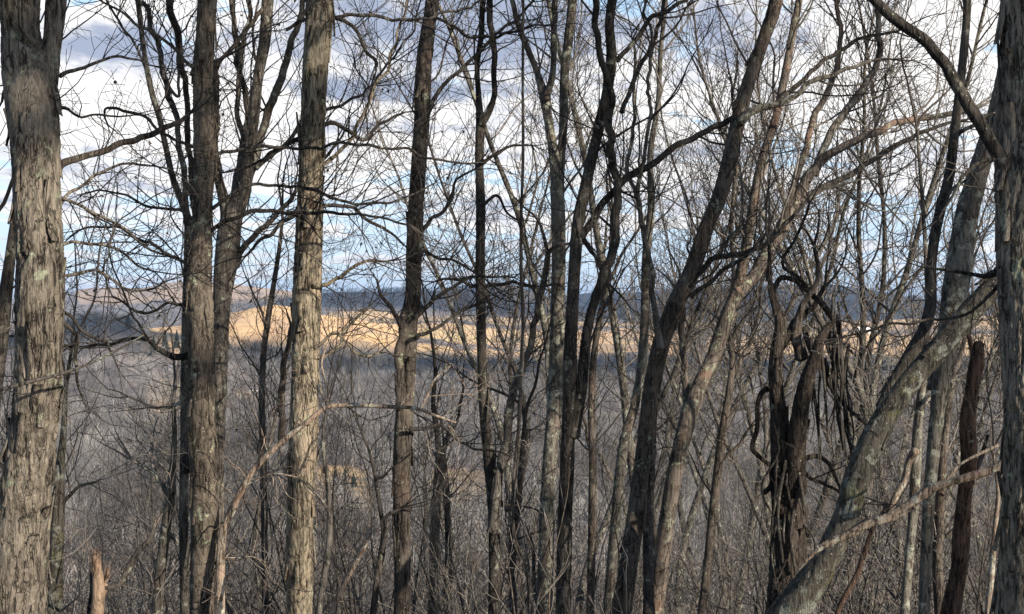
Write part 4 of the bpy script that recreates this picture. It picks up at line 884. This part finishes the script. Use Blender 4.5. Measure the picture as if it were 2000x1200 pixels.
# left half: few, lower, further
for k in range(16):
    px = -60 + 1040 * ((k * 0.618 + .4) % 1.0); d = 30 + 50 * ((k * 0.755 + .1) % 1.0)
    put_tree(rs.choice(['bushy', 'pole', 'fork', 'bushy']), px, d, rs.uniform(.75, 1.0) * (0.60 + d / 110), rs.gauss(0, .05))
for k in range(56):      # low trees all along the slope
    px = -80 + 2160 * ((k * 0.618 + .77) % 1.0); d = 26 + 85 * ((k * 0.755 + .5) % 1.0)
    put_tree(rs.choice(['bushy', 'bushy', 'fork']), px, d, rs.uniform(.7, 1.0) * (0.6 + d / 120) * (1.0 if px < 980 else .82), rs.gauss(0, .06))
SL = [('shrub of reddish-brown twigs in the thicket on the slope', 'reddish shrubs on the slope'), ('shrub of dark twigs in the thicket on the slope', 'dark shrubs on the slope'),
      ('shrub of grey twigs in the thicket on the slope', 'grey shrubs on the slope'), ('shrub of reddish-brown twigs in the thicket on the slope', 'reddish shrubs on the slope')]
for k in range(70):
    px = -100 + 2200 * ((k * 0.618 + .21) % 1.0); d = 13.5 + 34 * ((k * 0.755 + .9) % 1.0) ** 1.3; j = rs.choice([0, 0, 1, 2, 3] if px < 600 else [1, 2, 2, 0, 3])
    put(shr[j], SL[j][0], 'shrub', SL[j][1], px, d, rs.uniform(.9, 1.35) * (0.75 + d / 60), rs.gauss(0, .08))
# trees on the ridge behind the camera whose crowns shade the upper trunks
for k, (x, y, s) in enumerate([(7, -9, 1.1), (12, -6, 1.0), (10, -16, 1.3), (18, -13, 1.2), (16, -22, 1.3), (24, -18, 1.3), (5, -20, 1.2), (22, -28, 1.4), (30, -24, 1.3), (13, -30, 1.4)]):
    src = protos[['fork', 'tall'][k % 2]][k % 2]; o = copy_thing(src, (x, y, gz(x, y) - .05), rs.uniform(0, 6.28), s)
    tag(o, LBL[['fork', 'tall'][k % 2]][0].replace('further down the slope', 'on the ridge behind the viewpoint'), 'tree', 'trees on the ridge behind the viewpoint')

# evergreens added out of view behind the camera, aimed to shade the upper trunks
def shade_pine(x, y, zb, H, rad, seed, nb=70):
    rg = random.Random(seed); z = gz(x, y)
    t = thing('evergreen_tree', 'unseen tall evergreen added behind the viewpoint to shade the trunks', 'tree', (x, y, z), 'evergreens added behind the viewpoint for their shade')
    path = smooth_path([[0, 0, -.3, .2], [.1, 0, H * .5, .15], [0, .1, H, .03]], .15); V, F = bark_tube(path, .05, 0, .01, seed); mesh_obj('trunk', V, F, M['brown'], parent=t)
    ps = []
    for k in range(nb):
        q = rg.random(); zz = zb + (H - zb) * q; rr = rad * (1 - q) ** .5 * rg.uniform(.5, 1.15); a = rg.uniform(0, 6.28); c, s_ = math.cos(a), math.sin(a)
        ps.append(([(0, 0, zz), (c * rr, s_ * rr, zz + .25)], [.03, .012]))
        for j in range(64):
            u = rg.uniform(.35, 1.05); o = np.array([c * rr * u, s_ * rr * u, zz + .25 * u]); d_ = np.array([rg.gauss(0, 1), rg.gauss(0, 1), rg.gauss(.2, .8)]); d_ /= np.linalg.norm(d_)
            ps.append(([o, o + d_ * rg.uniform(.15, .35)], [.034, .010]))
    V, F = tubes(ps, 3); mesh_obj('crown', V, F, M['fir'], parent=t)
tanel = math.tan(SUN_EL); sh_, ch_ = math.sin(SUN_AZ), math.cos(SUN_AZ)
for k, (px, d, py, dist, off, rad) in enumerate([(72, 9, 400, 24, .5, 1.1), (72, 9, 370, 28, -.65, 1.1), (393, 11.5, 790, 25, -.45, 1.0), (605, 12.5, 330, 27, -.5, .85), (810, 13, 770, 26, .45, 1.0),
                                                 (940, 14, 900, 24, .35, 1.0), (1095, 15, 880, 27, .3, 1.1), (1330, 14, 830, 29, -.2, 1.2), (1550, 12.5, 900, 27, .4, 1.1), (-250, 10, 400, 25, -1.9, 1.3), (1700, 15, 700, 30, 0, 1.4)]):
    t_ = P(px, py, d); shade_pine(t_[0] + dist * sh_ - off * ch_, t_[1] + dist * ch_ + off * sh_, t_[2] + dist * tanel, t_[2] + dist * tanel + 10, rad, 300 + k, 70 if px < 850 else 40)

# ------------------------------------------------------------------ the air between here and the hills
def build_haze():
    m, w = new_mat('thin_blue_haze')
    v = w.n('ShaderNodeVolumePrincipled', ins={'Color': (0.46, 0.66, 1.0, 1), 'Density': 5.2e-5, 'Anisotropy': 0.0})
    o = w.n('ShaderNodeOutputMaterial'); w.t.links.new(v.outputs[0], o.inputs['Volume'])
    a, z0, z1 = 21300.0, -90.0, 75.0
    V = np.array([(x, y, z) for x in (-a, a) for y in (-a, a) for z in (z0, z1)])
    F = np.array([(0, 1, 3, 2), (4, 6, 7, 5), (0, 4, 5, 1), (2, 3, 7, 6), (1, 5, 7, 3), (0, 2, 6, 4)])
    tag(mesh_obj('haze', V, F, m, smooth=False), 'thin blue air that softens the far hills', kind='stuff')
build_haze()
